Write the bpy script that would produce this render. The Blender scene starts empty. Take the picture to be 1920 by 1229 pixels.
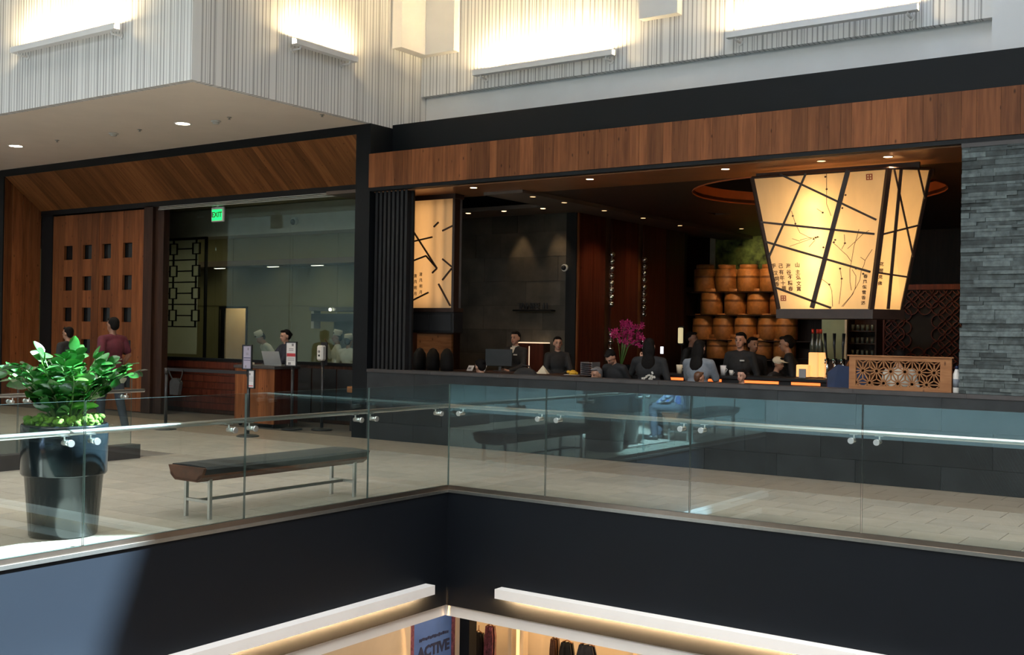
import bpy, bmesh, math, random
import numpy as np
from mathutils import Vector, Matrix
random.seed(7)
SC = bpy.context.scene
COL = SC.collection
# ---------------------------------------------------------------- camera
FPX, YAW, PITCH, ROLL = 2076.47, -0.60843, 0.005183, 0.016218
CAM = Vector((7.2277, -9.2424, 1.6147))
_F = Vector((math.sin(YAW)*math.cos(PITCH), math.cos(YAW)*math.cos(PITCH), math.sin(PITCH)))
_R = Vector((math.cos(YAW), -math.sin(YAW), 0)); _U = _R.cross(_F)
_c, _s = math.cos(ROLL), math.sin(ROLL)
_R, _U = _c*_R + _s*_U, -_s*_R + _c*_U
cd = bpy.data.cameras.new('camera'); cam = bpy.data.objects.new('camera', cd); COL.objects.link(cam)
cd.sensor_width = 36; cd.lens = FPX/1920*36; cd.clip_start = .05; cd.clip_end = 200
cam.matrix_world = Matrix(((_R.x, _U.x, -_F.x, CAM.x), (_R.y, _U.y, -_F.y, CAM.y), (_R.z, _U.z, -_F.z, CAM.z), (0, 0, 0, 1)))
SC.camera = cam
def at(px, py, ax, val):
    """a measured photo point placed on the world plane ax=val"""
    d = _F + _R*((px-960)/FPX) - _U*((py-614.5)/FPX)
    i = 'xyz'.index(ax)
    return CAM + d*((val-CAM[i])/d[i])
# ---------------------------------------------------------------- world, sun, skylight, fill lamps
w = bpy.data.worlds.new('sky'); SC.world = w; w.use_nodes = True
w.node_tree.nodes['Background'].inputs[0].default_value = (.62, .78, 1, 1)
w.node_tree.nodes['Background'].inputs[1].default_value = 3.0
SUND = Vector((.45, .845, 1)).normalized()
sd = bpy.data.lights.new('sun', 'SUN'); sd.energy = 105; sd.angle = .022; sd.color = (.66, .87, 1)
so = bpy.data.objects.new('sun', sd); COL.objects.link(so); so.rotation_euler = SUND.to_track_quat('Z', 'Y').to_euler()
def area(name, loc, size, power, color, rot=(0, 0, 0), spread=math.pi):
    l = bpy.data.lights.new(name, 'AREA'); l.shape = 'RECTANGLE'; l.size, l.size_y = size; l.energy = power; l.color = color; l.spread = spread
    o = bpy.data.objects.new(name, l); COL.objects.link(o); o.location = loc; o.rotation_euler = rot; return o
def point(name, loc, power, color, r=.05):
    l = bpy.data.lights.new(name, 'POINT'); l.energy = power; l.color = color; l.shadow_soft_size = r
    o = bpy.data.objects.new(name, l); COL.objects.link(o); o.location = loc; return o
def spot(name, loc, power, color, angle=1.2, target=None, blend=.6, r=.04):
    l = bpy.data.lights.new(name, 'SPOT'); l.energy = power; l.color = color; l.spot_size = angle; l.spot_blend = blend; l.shadow_soft_size = r
    o = bpy.data.objects.new(name, l); COL.objects.link(o); o.location = loc
    if target is not None: o.rotation_euler = (Vector(loc)-Vector(target)).to_track_quat('Z', 'Y').to_euler()
    return o
area('atrium_skylight', (6.9, -4.6, 7.9), (9.0, 8.4), 900, (1, .98, .95), spread=2.3)
area('walkway_fill_light', (-8.5, -6.0, 7.9), (13, 8.5), 600, (1, .98, .95), spread=1.6)  # added fill lamp that lifts the soffit and floor, no known source here
area('far_fill_light', (0, -16.5, 7.9), (22, 9), 3300, (1, .97, .93))  # added unseen fill lamp, brightens the far side and its reflections
SC.view_settings.view_transform = 'Standard'; SC.view_settings.look = 'None'
SC.view_settings.exposure = .12; SC.view_settings.gamma = 1; SC.view_settings.use_curve_mapping = False
cy = SC.cycles
cy.max_bounces = 7; cy.diffuse_bounces = 3; cy.use_adaptive_sampling = True; cy.adaptive_threshold = .06; cy.glossy_bounces = 3; cy.transmission_bounces = 6; cy.transparent_max_bounces = 14
cy.caustics_reflective = False; cy.caustics_refractive = False; cy.sample_clamp_indirect = 4; cy.blur_glossy = 1
cy.use_denoising = True
# ---------------------------------------------------------------- materials
MATS = {}
class NT:
    def __init__(s, name):
        s.m = bpy.data.materials.new(name); s.m.use_nodes = True; s.t = s.m.node_tree; s.b = s.t.nodes['Principled BSDF']
    def n(s, typ, **kw):
        o = s.t.nodes.new(typ)
        for k, v in kw.items():
            if k.startswith('i_'):
                key = k[2:]; key = int(key) if key.isdigit() else key
                o.inputs[key].default_value = v
            else: setattr(o, k, v)
        return o
    def l(s, a, b): s.t.links.new(a, b)
    def math(s, op, a, b=None):
        o = s.n('ShaderNodeMath', operation=op)
        for i, v in enumerate((a, b)):
            if v is None: continue
            if isinstance(v, (int, float)): o.inputs[i].default_value = v
            else: s.l(v, o.inputs[i])
        return o.outputs[0]
    def mix(s, fac, a, b):
        o = s.n('ShaderNodeMix', data_type='RGBA')
        for sock, v in ((o.inputs[0], fac), (o.inputs[6], a), (o.inputs[7], b)):
            if isinstance(v, (int, float)): sock.default_value = v
            elif isinstance(v, tuple): sock.default_value = (*v[:3], 1)
            else: s.l(v, sock)
        return o.outputs[2]
    def ramp(s, fac, stops):
        o = s.n('ShaderNodeValToRGB'); e = o.color_ramp.elements
        while len(e) < len(stops): e.new(.5)
        for k, (p, c) in enumerate(stops): e[k].position = p; e[k].color = (*c[:3], 1)
        s.l(fac, o.inputs[0]); return o.outputs[0]
    def coords(s, kind='pos', scale=(1, 1, 1), rnd=0):
        if kind == 'pos': v = s.n('ShaderNodeNewGeometry').outputs['Position']
        else: v = s.n('ShaderNodeTexCoord').outputs[kind]
        mp = s.n('ShaderNodeMapping'); mp.inputs['Scale'].default_value = scale; s.l(v, mp.inputs[0])
        if rnd:
            r = s.n('ShaderNodeObjectInfo').outputs['Random']
            cb = s.n('ShaderNodeCombineXYZ'); k = s.math('MULTIPLY', r, rnd)
            for q in range(3): s.l(k, cb.inputs[q])
            s.l(cb.outputs[0], mp.inputs['Location'])
        return mp.outputs[0]
    def noise(s, vec, scale, detail=4, rough=.55):
        o = s.n('ShaderNodeTexNoise'); o.inputs['Scale'].default_value = scale; o.inputs['Detail'].default_value = detail; o.inputs['Roughness'].default_value = rough
        s.l(vec, o.inputs['Vector']); return o.outputs[0]
    def bump(s, h, strength, dist=.01):
        o = s.n('ShaderNodeBump'); o.inputs['Strength'].default_value = strength; o.inputs['Distance'].default_value = dist
        s.l(h, o.inputs['Height']); s.l(o.outputs[0], s.b.inputs['Normal'])
    def set(s, **kw):
        names = dict(col='Base Color', rough='Roughness', metal='Metallic', spec='Specular IOR Level', coat='Coat Weight', crough='Coat Roughness', sheen='Sheen Weight', emis='Emission Color', es='Emission Strength', alpha='Alpha', sub='Subsurface Weight')
        for k, v in kw.items():
            i = s.b.inputs[names[k]]
            if isinstance(v, tuple): i.default_value = (*v[:3], 1)
            elif isinstance(v, (int, float)): i.default_value = v
            else: s.l(v, i)
def plain(name, col, rough=.5, metal=0, spec=.5, var=.12, nscale=6, bump=0, coat=0, rvar=0):
    """a procedural paint / metal / cloth with slight mottling, grain and tone variation per piece"""
    t = NT(name); v = t.coords('pos', (1, 1, 1)); n = t.noise(v, nscale)
    lo = tuple(c*(1-var) for c in col); hi = tuple(min(1, c*(1+var)) for c in col)
    c = t.ramp(n, [(.3, lo), (.7, hi)])
    if rvar:
        r = t.n('ShaderNodeObjectInfo').outputs['Random']
        k = t.ramp(r, [(0, (1-rvar,)*3), (1, (1+rvar,)*3)])
        mm = t.n('ShaderNodeMix', data_type='RGBA', blend_type='MULTIPLY'); mm.inputs[0].default_value = 1
        t.l(c, mm.inputs[6]); t.l(k, mm.inputs[7]); c = mm.outputs[2]
    t.set(col=c, rough=rough, metal=metal, spec=spec, coat=coat)
    if bump: t.bump(t.noise(v, nscale*12, 3), bump)
    MATS[name] = t.m; return t
def emit(name, col, strength):
    t = NT(name); n = t.noise(t.coords('pos'), 8)
    t.set(col=t.ramp(n, [(.3, tuple(c*.95 for c in col)), (.7, col)]), emis=col, es=strength, rough=.6); MATS[name] = t.m
def oak(name, a, b, c, scale, rough=.5, lo=.72, hi=1.18):
    t = NT(name); v = t.coords('pos', scale, rnd=40)
    g = t.noise(v, 1.0, 7, .62); g2 = t.noise(v, 3.1, 4, .5)
    col = t.ramp(t.math('ADD', t.math('MULTIPLY', g, .7), t.math('MULTIPLY', g2, .3)), [(.32, a), (.5, b), (.68, c)])
    vo = t.n('ShaderNodeTexVoronoi'); vo.inputs['Scale'].default_value = 2.6
    kv = t.coords('pos', (3.4, 3.4, 1.5), rnd=17); t.l(kv, vo.inputs['Vector'])
    k = t.ramp(vo.outputs['Distance'], [(.045, (.28, .24, .22)), (.13, (1, 1, 1))])
    r = t.n('ShaderNodeObjectInfo').outputs['Random']
    tone = t.ramp(r, [(0, (lo, lo, lo*.97)), (1, (hi, hi, hi))])
    for q in (k, tone):
        mm = t.n('ShaderNodeMix', data_type='RGBA', blend_type='MULTIPLY'); mm.inputs[0].default_value = 1
        t.l(col, mm.inputs[6]); t.l(q, mm.inputs[7]); col = mm.outputs[2]
    t.set(col=col, rough=rough, spec=.2); t.bump(g, .12, .004); MATS[name] = t.m
def wallpaper(name, axis):
    """white wall paper printed with irregular thin grey upright stripes"""
    t = NT(name); p = t.n('ShaderNodeNewGeometry').outputs['Position']
    sp = t.n('ShaderNodeSeparateXYZ'); t.l(p, sp.inputs[0]); u = sp.outputs[axis]
    def layer(freq, off, width, keep):
        s_ = t.math('ADD', t.math('MULTIPLY', u, freq), off); fl = t.math('FLOOR', s_); fr = t.math('FRACT', s_)
        wn = t.n('ShaderNodeTexWhiteNoise', noise_dimensions='1D'); t.l(fl, wn.inputs['W'])
        wid = t.math('MULTIPLY', wn.outputs['Value'], width)
        on = t.math('LESS_THAN', fr, t.math('ADD', wid, width*.35))
        return t.math('MULTIPLY', on, t.math('GREATER_THAN', wn.outputs['Value'], 1-keep))
    a = layer(15.0, .37, .27, .92); b = layer(24.0, 5.1, .20, .5)
    m = t.math('MAXIMUM', a, t.math('MULTIPLY', b, .8))
    n = t.noise(t.coords('pos', (3, 3, .2)), 2)
    base = t.ramp(n, [(.3, (.82, .81, .80)), (.7, (.88, .87, .86))])
    col = t.mix(t.math('MULTIPLY', m, .72), base, (.24, .235, .24))
    t.set(col=col, rough=.75, spec=.2); t.bump(m, -.3, .006); MATS[name] = t.m
def glass(name, tint, f0=.045, gain=1.0):
    t = NT(name); g = t.n('ShaderNodeNewGeometry'); d = t.n('ShaderNodeVectorMath', operation='DOT_PRODUCT')
    t.l(g.outputs['Normal'], d.inputs[0]); t.l(g.outputs['Incoming'], d.inputs[1])
    c = t.math('ABSOLUTE', d.outputs['Value']); p5 = t.math('POWER', t.math('SUBTRACT', 1, c), 5)
    fac = t.math('MULTIPLY', t.math('ADD', f0, t.math('MULTIPLY', p5, 1-f0)), gain)
    tr = t.n('ShaderNodeBsdfTransparent'); tr.inputs[0].default_value = (*tint, 1)
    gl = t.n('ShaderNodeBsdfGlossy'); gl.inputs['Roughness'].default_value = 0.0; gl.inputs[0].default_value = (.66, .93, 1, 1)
    mx = t.n('ShaderNodeMixShader'); t.l(fac, mx.inputs[0]); t.l(tr.outputs[0], mx.inputs[1]); t.l(gl.outputs[0], mx.inputs[2])
    t.l(mx.outputs[0], t.t.nodes['Material Output'].inputs[0]); MATS[name] = t.m
def paper(name, col):
    t = NT(name); v = t.coords('pos', (1, 1, .35)); n = t.noise(v, 7, 5)
    c = t.ramp(n, [(.3, tuple(x*.92 for x in col)), (.7, col)])
    tr = t.n('ShaderNodeBsdfTranslucent'); t.l(c, tr.inputs[0])
    df = t.n('ShaderNodeBsdfDiffuse'); t.l(c, df.inputs[0])
    mx = t.n('ShaderNodeMixShader'); mx.inputs[0].default_value = .25; t.l(tr.outputs[0], mx.inputs[1]); t.l(df.outputs[0], mx.inputs[2])
    t.l(mx.outputs[0], t.t.nodes['Material Output'].inputs[0]); MATS[name] = t.m
wallpaper('wallpaper_x', 0); wallpaper('wallpaper_y', 1)
plain('white_paint', (.86, .84, .83), .6, var=.03, nscale=2)
plain('far_paint', (.27, .375, .42), .6, var=.05, nscale=1)  # bluish daylight put into the colour, turns the glass reflections teal
plain('soffit_paint', (.95, .84, .73), .7, var=.03, nscale=1.5)
plain('fascia_paint', (.0052, .0070, .0105), .5, spec=.18, var=.06, nscale=1.2)
plain('black_frame', (.0045, .0058, .0075), .5, spec=.2, var=.08, nscale=3)
plain('black_matt', (.010, .010, .011), .6, spec=.25, var=.1)
plain('slat_black', (.014, .014, .016), .5, spec=.3, var=.1)
oak('oak_upright', (.108, .034, .012), (.20, .068, .024), (.28, .105, .038), (13, 13, .9), lo=.62, hi=1.25)
oak('oak_splay', (.150, .052, .017), (.245, .092, .030), (.33, .132, .046), (14, .9, 1.2), lo=.65, hi=1.2)
oak('oak_joinery', (.20, .085, .035), (.29, .13, .055), (.36, .17, .075), (3, 3, 22), lo=.95, hi=1.05)
oak('redwood', (.045, .010, .006), (.085, .020, .011), (.125, .035, .018), (20, 20, .8), rough=.4, lo=.8, hi=1.1)
oak('dark_wood', (.022, .011, .008), (.045, .021, .014), (.07, .034, .022), (14, 14, 1.2), rough=.4)
t = NT('floor_tile'); v = t.coords('pos', rnd=9); n = t.noise(v, 5, 6); n2 = t.noise(v, 40, 2)
c = t.ramp(t.math('ADD', t.math('MULTIPLY', n, .75), t.math('MULTIPLY', n2, .25)), [(.3, (.41, .36, .30)), (.7, (.49, .44, .375))])
r = t.n('ShaderNodeObjectInfo').outputs['Random']; k = t.ramp(r, [(0, (.90, .90, .90)), (1, (1.08, 1.06, 1.04))])
mm = t.n('ShaderNodeMix', data_type='RGBA', blend_type='MULTIPLY'); mm.inputs[0].default_value = 1; t.l(c, mm.inputs[6]); t.l(k, mm.inputs[7])
t.set(col=mm.outputs[2], rough=.27, spec=.5); MATS['floor_tile'] = t.m
t = NT('floor_tile_taupe'); v = t.coords('pos', rnd=9); n = t.noise(v, 5, 6)
t.set(col=t.ramp(n, [(.3, (.30, .24, .185)), (.7, (.37, .305, .24))]), rough=.28); MATS['floor_tile_taupe'] = t.m
plain('grout', (.13, .112, .095), .8, var=.1)
plain('slate', (.022, .025, .028), .42, spec=.35, var=.25, nscale=4, bump=.05, rvar=.2)
plain('slate_cap', (.042, .038, .039), .5, var=.2, nscale=5, rvar=.15)
plain('stone_block', (.060, .052, .040), .6, var=.35, nscale=3, bump=.15, rvar=.3)
plain('ledger', (.076, .095, .098), .75, spec=.3, var=.4, nscale=16, bump=.4, rvar=.5)
plain('steel', (.66, .66, .64), .36, metal=1, var=.04, nscale=20)
plain('steel_satin', (.50, .49, .46), .34, metal=1, var=.06, nscale=20)
plain('bronze_trim', (.34, .27, .22), .33, metal=1, var=.1, nscale=4)
plain('chrome', (.7, .7, .7), .12, metal=1, var=.03)
glass('glass', (.94, .97, .955), .045, 1.4)
glass('glass_window', (.84, .87, .82), .05, 1.0)
t = NT('glass_edge'); n = t.noise(t.coords('pos'), 9); t.set(col=t.ramp(n, [(.3, (.05, .08, .072)), (.7, (.08, .12, .11))]), rough=.2, spec=.6); MATS['glass_edge'] = t.m
plain('pot_gloss', (.006, .009, .011), .14, var=.1, spec=.4)
plain('moss', (.075, .20, .008), .9, var=.5, nscale=45, bump=.6)
t = NT('leaf'); v = t.coords('pos', rnd=5); n = t.noise(v, 12)
cc = t.ramp(n, [(.25, (.010, .065, .012)), (.55, (.022, .125, .022)), (.8, (.055, .18, .03))])
r = t.n('ShaderNodeObjectInfo').outputs['Random']; k = t.ramp(r, [(0, (.55, .7, .6)), (.8, (1.1, 1.1, 1)), (1, (2.0, 1.5, .8))])
mm = t.n('ShaderNodeMix', data_type='RGBA', blend_type='MULTIPLY'); mm.inputs[0].default_value = 1; t.l(cc, mm.inputs[6]); t.l(k, mm.inputs[7])
t.set(col=mm.outputs[2], rough=.25, spec=.55); MATS['leaf'] = t.m
plain('stem', (.07, .14, .03), .5, var=.3, nscale=20)
plain('cushion', (.019, .020, .021), .75, var=.2, nscale=14, bump=.3)
plain('bench_wood', (.105, .038, .018), .35, var=.3, nscale=12)
paper('lantern_paper', (.98, .85, .60))
plain('lantern_frame', (.030, .014, .009), .5, var=.2, nscale=10)
plain('ink', (.075, .035, .015), .7, var=.2)
plain('seal_red', (.38, .10, .05), .7, var=.2)
plain('bamboo', (.42, .165, .045), .5, var=.22, nscale=16, rvar=.22)
plain('bamboo_dark', (.20, .075, .022), .55, var=.2, nscale=16)
plain('kitchen_wall', (.27, .255, .14), .6, var=.06, nscale=1)
paper('frosted', (.80, .82, .74))
plain('kitchen_white', (.55, .50, .45), .5, var=.05)
plain('kitchen_steel', (.22, .22, .20), .35, metal=.7, var=.2, nscale=3)
plain('ceiling_dark', (.060, .038, .028), .45, var=.2, nscale=2)
plain('ceiling_beam', (.15, .115, .095), .5, var=.1, nscale=2)
plain('copper_soffit', (.42, .19, .09), .28, metal=.4, var=.15, nscale=2)
plain('orange_rim', (.60, .16, .05), .5, var=.15, nscale=3)
plain('plastic_white', (.68, .66, .62), .4, var=.04)
plain('plastic_black', (.02, .02, .022), .35, var=.1)
plain('paper_white', (.72, .70, .70), .7, var=.03)
plain('paper_lilac', (.42, .38, .48), .7, var=.05)
plain('print_grey', (.25, .24, .25), .7, var=.1)
plain('print_red', (.48, .04, .05), .6, var=.1)
plain('laptop_grey', (.40, .41, .41), .4, metal=.4, var=.05)
plain('cream', (.62, .52, .40), .6, var=.08, nscale=2)
plain('poster_blue', (.07, .16, .48), .5, var=.12, nscale=3)
plain('poster_ink', (.02, .03, .09), .5, var=.1)
plain('mosaic', (.16, .05, .09), .5, var=.8, nscale=22)
plain('carpet_dark', (.05, .045, .04), .9, var=.3, nscale=9)
plain('orchid', (.48, .02, .17), .6, var=.4, nscale=40)
plain('yellow_cloth', (.75, .42, .03), .7, var=.2)
plain('linen', (.72, .62, .46), .8, var=.1)
plain('painting_leaves', (.16, .19, .04), .7, var=.9, nscale=7)
plain('green_panel', (.30, .36, .22), .5, var=.12, nscale=3)
plain('blue_chair', (.010, .025, .075), .6, var=.2)
plain('red_plastic', (.55, .05, .03), .4, var=.2)
plain('bottle_glass', (.10, .12, .10), .1, var=.3, nscale=9)
for nm, cc in (('skin_light', (.50, .27, .185)), ('skin_mid', (.36, .185, .115)), ('skin_tan', (.27, .13, .08))): plain(nm, cc, .5, var=.08, nscale=14)
plain('hair_black', (.008, .0065, .006), .75, spec=.12, var=.4, nscale=60); plain('hair_brown', (.10, .042, .020), .4, var=.4, nscale=60); plain('hair_grey', (.17, .16, .16), .5, var=.3, nscale=60)
plain('cloth_black', (.013, .013, .015), .8, var=.25, nscale=18, bump=.2); plain('cloth_navy', (.012, .015, .028), .8, var=.2, nscale=18)
plain('cloth_maroon', (.095, .012, .025), .85, var=.2, nscale=14, bump=.2); plain('cloth_grey', (.17, .19, .22), .85, var=.15, nscale=14, bump=.2)
plain('cloth_white', (.62, .59, .52), .85, var=.08, nscale=12, bump=.2); plain('cloth_jean', (.03, .035, .05), .85, var=.2, nscale=20)
plain('shoe_dark', (.02, .018, .018), .5, var=.2); plain('eye_dark', (.015, .01, .01), .3); plain('lip', (.33, .10, .085), .5)
t = NT('cloth_striped'); sp = t.n('ShaderNodeSeparateXYZ'); t.l(t.coords('Object'), sp.inputs[0])
f = t.math('FRACT', t.math('MULTIPLY', sp.outputs[0], 26)); t.set(col=t.mix(t.math('LESS_THAN', f, .4), (.62, .70, .85), (.05, .08, .25)), rough=.8); MATS['cloth_striped'] = t.m
emit('wash_tube', (1, .74, .38), 300); emit('down_lens', (1, .80, .55), 5); emit('down_lens_cool', (1, .93, .80), 9); emit('down_lens_dim', (1, .76, .5), .8)
emit('exit_green', (.01, .85, .18), 1.2); emit('strip_warm', (1, .56, .22), 2900); emit('orange_strip', (1, .20, .04), 1.3); emit('lamp_paper', (1, .50, .17), .8)
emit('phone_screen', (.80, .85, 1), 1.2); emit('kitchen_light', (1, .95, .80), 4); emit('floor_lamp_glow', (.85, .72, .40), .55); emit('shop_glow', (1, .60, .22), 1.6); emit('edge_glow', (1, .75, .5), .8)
# ---------------------------------------------------------------- mesh helpers
class MB:
    def __init__(s): s.v = []; s.f = []; s.mi = []; s.sm = []
    def add(s, vs, fs, mi=0, smooth=False):
        o = len(s.v); s.v += [tuple(x) for x in vs]; s.f += [tuple(o+i for i in f) for f in fs]; s.mi += [mi]*len(fs); s.sm += [smooth]*len(fs); return s
    def box(s, lo, hi, mi=0):
        (a, b, c), (d, e, f) = lo, hi
        a, d = min(a, d), max(a, d); b, e = min(b, e), max(b, e); c, f = min(c, f), max(c, f)
        return s.add([(a, b, c), (d, b, c), (d, e, c), (a, e, c), (a, b, f), (d, b, f), (d, e, f), (a, e, f)],
                     [(0, 3, 2, 1), (4, 5, 6, 7), (0, 1, 5, 4), (1, 2, 6, 5), (2, 3, 7, 6), (3, 0, 4, 7)], mi)
    def bev(s, lo, hi, b=.01, mi=0):
        lo = [min(p, q) for p, q in zip(lo, hi)] if True else lo; hi2 = [max(p, q) for p, q in zip(lo, hi)]
        c = [(p+q)/2 for p, q in zip(lo, hi2)]; h = [(q-p)/2 for p, q in zip(lo, hi2)]; b = min(b, *[x*.45 for x in h])
        vs = []; idx = {}
        for sx in (-1, 1):
            for sy in (-1, 1):
                for sz in (-1, 1):
                    for k in range(3):
                        d = [h[0]-b, h[1]-b, h[2]-b]; d[k] = h[k]
                        idx[(sx, sy, sz, k)] = len(vs); vs.append((c[0]+sx*d[0], c[1]+sy*d[1], c[2]+sz*d[2]))
        fs = []
        for k in range(3):
            o = [q for q in range(3) if q != k]
            for sg in (-1, 1):
                loop = []
                for a, bb in ((-1, -1), (1, -1), (1, 1), (-1, 1)):
                    t = [0, 0, 0]; t[k] = sg; t[o[0]] = a; t[o[1]] = bb; loop.append(idx[(*t, k)])
                fs.append(tuple(loop))
            for a in (-1, 1):
                for bb in (-1, 1):
                    t = [0, 0, 0]; t[o[0]] = a; t[o[1]] = bb
                    t[k] = -1; A = tuple(t); t[k] = 1; B = tuple(t)
                    fs.append((idx[(*A, o[0])], idx[(*B, o[0])], idx[(*B, o[1])], idx[(*A, o[1])]))
        for sx in (-1, 1):
            for sy in (-1, 1):
                for sz in (-1, 1): fs.append(tuple(idx[(sx, sy, sz, k)] for k in range(3)))
        s.add(vs, fs, mi); s.fixn = True; return s
    def prism(s, poly, d, mi=0):
        """poly: list of 3D points, extruded by the vector d"""
        n = len(poly); p = [Vector(q) for q in poly]; d = Vector(d)
        return s.add(p+[q+d for q in p], [tuple(range(n-1, -1, -1)), tuple(range(n, 2*n))]+[(i, (i+1) % n, n+(i+1) % n, n+i) for i in range(n)], mi)
    def tube(s, pts, r, n=8, mi=0, cap=True, smooth=True):
        pts = [Vector(p) for p in pts]; R = r if isinstance(r, (list, tuple)) else [r]*len(pts)
        rings = []; up = None
        for i, p in enumerate(pts):
            d = (pts[min(i+1, len(pts)-1)]-pts[max(i-1, 0)]).normalized()
            if up is None: up = Vector((0, 0, 1)) if abs(d.z) < .9 else Vector((1, 0, 0))
            a = d.cross(up).normalized(); b = a.cross(d).normalized(); up = b
            rings.append([p+(a*math.cos(2*math.pi*k/n)+b*math.sin(2*math.pi*k/n))*R[i] for k in range(n)])
        o = len(s.v); s.v += [tuple(q) for rg in rings for q in rg]
        for i in range(len(pts)-1):
            for k in range(n):
                s.f.append((o+i*n+k, o+i*n+(k+1) % n, o+(i+1)*n+(k+1) % n, o+(i+1)*n+k)); s.mi.append(mi); s.sm.append(smooth)
        if cap:
            s.f.append(tuple(o+k for k in range(n-1, -1, -1))); s.f.append(tuple(o+(len(pts)-1)*n+k for k in range(n))); s.mi += [mi, mi]; s.sm += [False, False]
        return s
    def cyl(s, a, b, r, n=14, mi=0, r2=None): return s.tube([a, b], [r, r if r2 is None else r2], n, mi)
    def lathe(s, prof, c=(0, 0, 0), n=28, mi=0, smooth=True, cap=True):
        o = len(s.v)
        for r, z in prof:
            for k in range(n): s.v.append((c[0]+r*math.cos(2*math.pi*k/n), c[1]+r*math.sin(2*math.pi*k/n), c[2]+z))
        for i in range(len(prof)-1):
            for k in range(n):
                s.f.append((o+i*n+k, o+i*n+(k+1) % n, o+(i+1)*n+(k+1) % n, o+(i+1)*n+k)); s.mi.append(mi); s.sm.append(smooth)
        for i, rev in ((0, True), (len(prof)-1, False)):
            if cap and prof[i][0] > 1e-4:
                L = [o+i*n+k for k in range(n)]; s.f.append(tuple(L[::-1] if rev else L)); s.mi.append(mi); s.sm.append(False)
        return s
    def ell(s, c, r, n=12, m=8, mi=0, rot=None):
        vs = []; c = Vector(c)
        for i in range(m+1):
            th = math.pi*i/m
            for k in range(n):
                ph = 2*math.pi*k/n
                q = Vector((r[0]*math.sin(th)*math.cos(ph), r[1]*math.sin(th)*math.sin(ph), r[2]*math.cos(th)))
                if rot: q = rot @ q
                vs.append(c+q)
        fs = [(i*n+k, (i+1)*n+k, (i+1)*n+(k+1) % n, i*n+(k+1) % n) for i in range(m) for k in range(n)]
        return s.add(vs, fs, mi, True)
    def mesh(s, name='part', mats=()):
        me = bpy.data.meshes.new(name); me.from_pydata(s.v, [], s.f); me.validate(clean_customdata=False)
        for x in (mats if isinstance(mats, (list, tuple)) else (mats,)): me.materials.append(MATS[x])
        if len(me.polygons) == len(s.mi):
            me.polygons.foreach_set('material_index', s.mi); me.polygons.foreach_set('use_smooth', s.sm)
        bm = bmesh.new(); bm.from_mesh(me); bmesh.ops.recalc_face_normals(bm, faces=bm.faces); bm.to_mesh(me); bm.free()
        me.update(); return me
    def build(s, name, mats, parent=None): return obj(name, s.mesh(name, mats), parent)
def obj(name, me, parent=None, loc=None):
    o = bpy.data.objects.new(name, me); COL.objects.link(o)
    if parent is not None: o.parent = parent
    if loc is not None: o.location = loc
    return o
def tag(o, label=None, cat=None, group=None, kind=None):
    if label: o['label'] = label
    if cat: o['category'] = cat
    if group: o['group'] = group
    if kind: o['kind'] = kind
    return o
def thing(name, label, cat, loc=(0, 0, 0), rz=0, group=None):
    o = bpy.data.objects.new(name, None); COL.objects.link(o); o.location = loc; o.rotation_euler = (0, 0, rz); o.empty_display_size = .1
    return tag(o, label, cat, group)
def struct(name, mb, mats, parent=None, label=None):
    o = mb.build(name, mats, parent)
    if parent is None: tag(o, label, None, None, 'structure')
    return o
def local(root, p): return Vector(p)-Vector(root.location)
UNIT = {}
def unit_box(mat, bevel=.0):
    k = (mat, bevel)
    if k not in UNIT: UNIT[k] = (MB().bev((-.5, -.5, -.5), (.5, .5, .5), bevel) if bevel else MB().box((-.5, -.5, -.5), (.5, .5, .5))).mesh('piece', mat)
    return UNIT[k]
def piece(name, lo, hi, mat, parent, bevel=0):
    """a box-shaped piece that shares one mesh with its likes"""
    lo = Vector(lo); hi = Vector(hi)
    o = obj(name, unit_box(mat, bevel), parent); o.location = (lo+hi)/2-(Vector(parent.location) if parent is not None else Vector())
    o.scale = [max(1e-4, abs(x)) for x in (hi-lo)]; return o
def text_mesh(body, size, mat, name='lettering', extrude=.002, bold=0, align='CENTER'):
    cu = bpy.data.curves.new('t', 'FONT'); cu.body = body; cu.size = size; cu.extrude = extrude; cu.offset = bold; cu.align_x = align; cu.align_y = 'CENTER'; cu.resolution_u = 2
    o = bpy.data.objects.new('t', cu); COL.objects.link(o); dg = bpy.context.evaluated_depsgraph_get()
    me = bpy.data.meshes.new_from_object(o.evaluated_get(dg)); bpy.data.objects.remove(o); bpy.data.curves.remove(cu)
    me.name = name; me.materials.clear(); me.materials.append(MATS[mat]); return me
# ================================================================ STRUCTURE
D, ZB, XB, YB = 3.164, 4.739, -4.06, -.17
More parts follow.
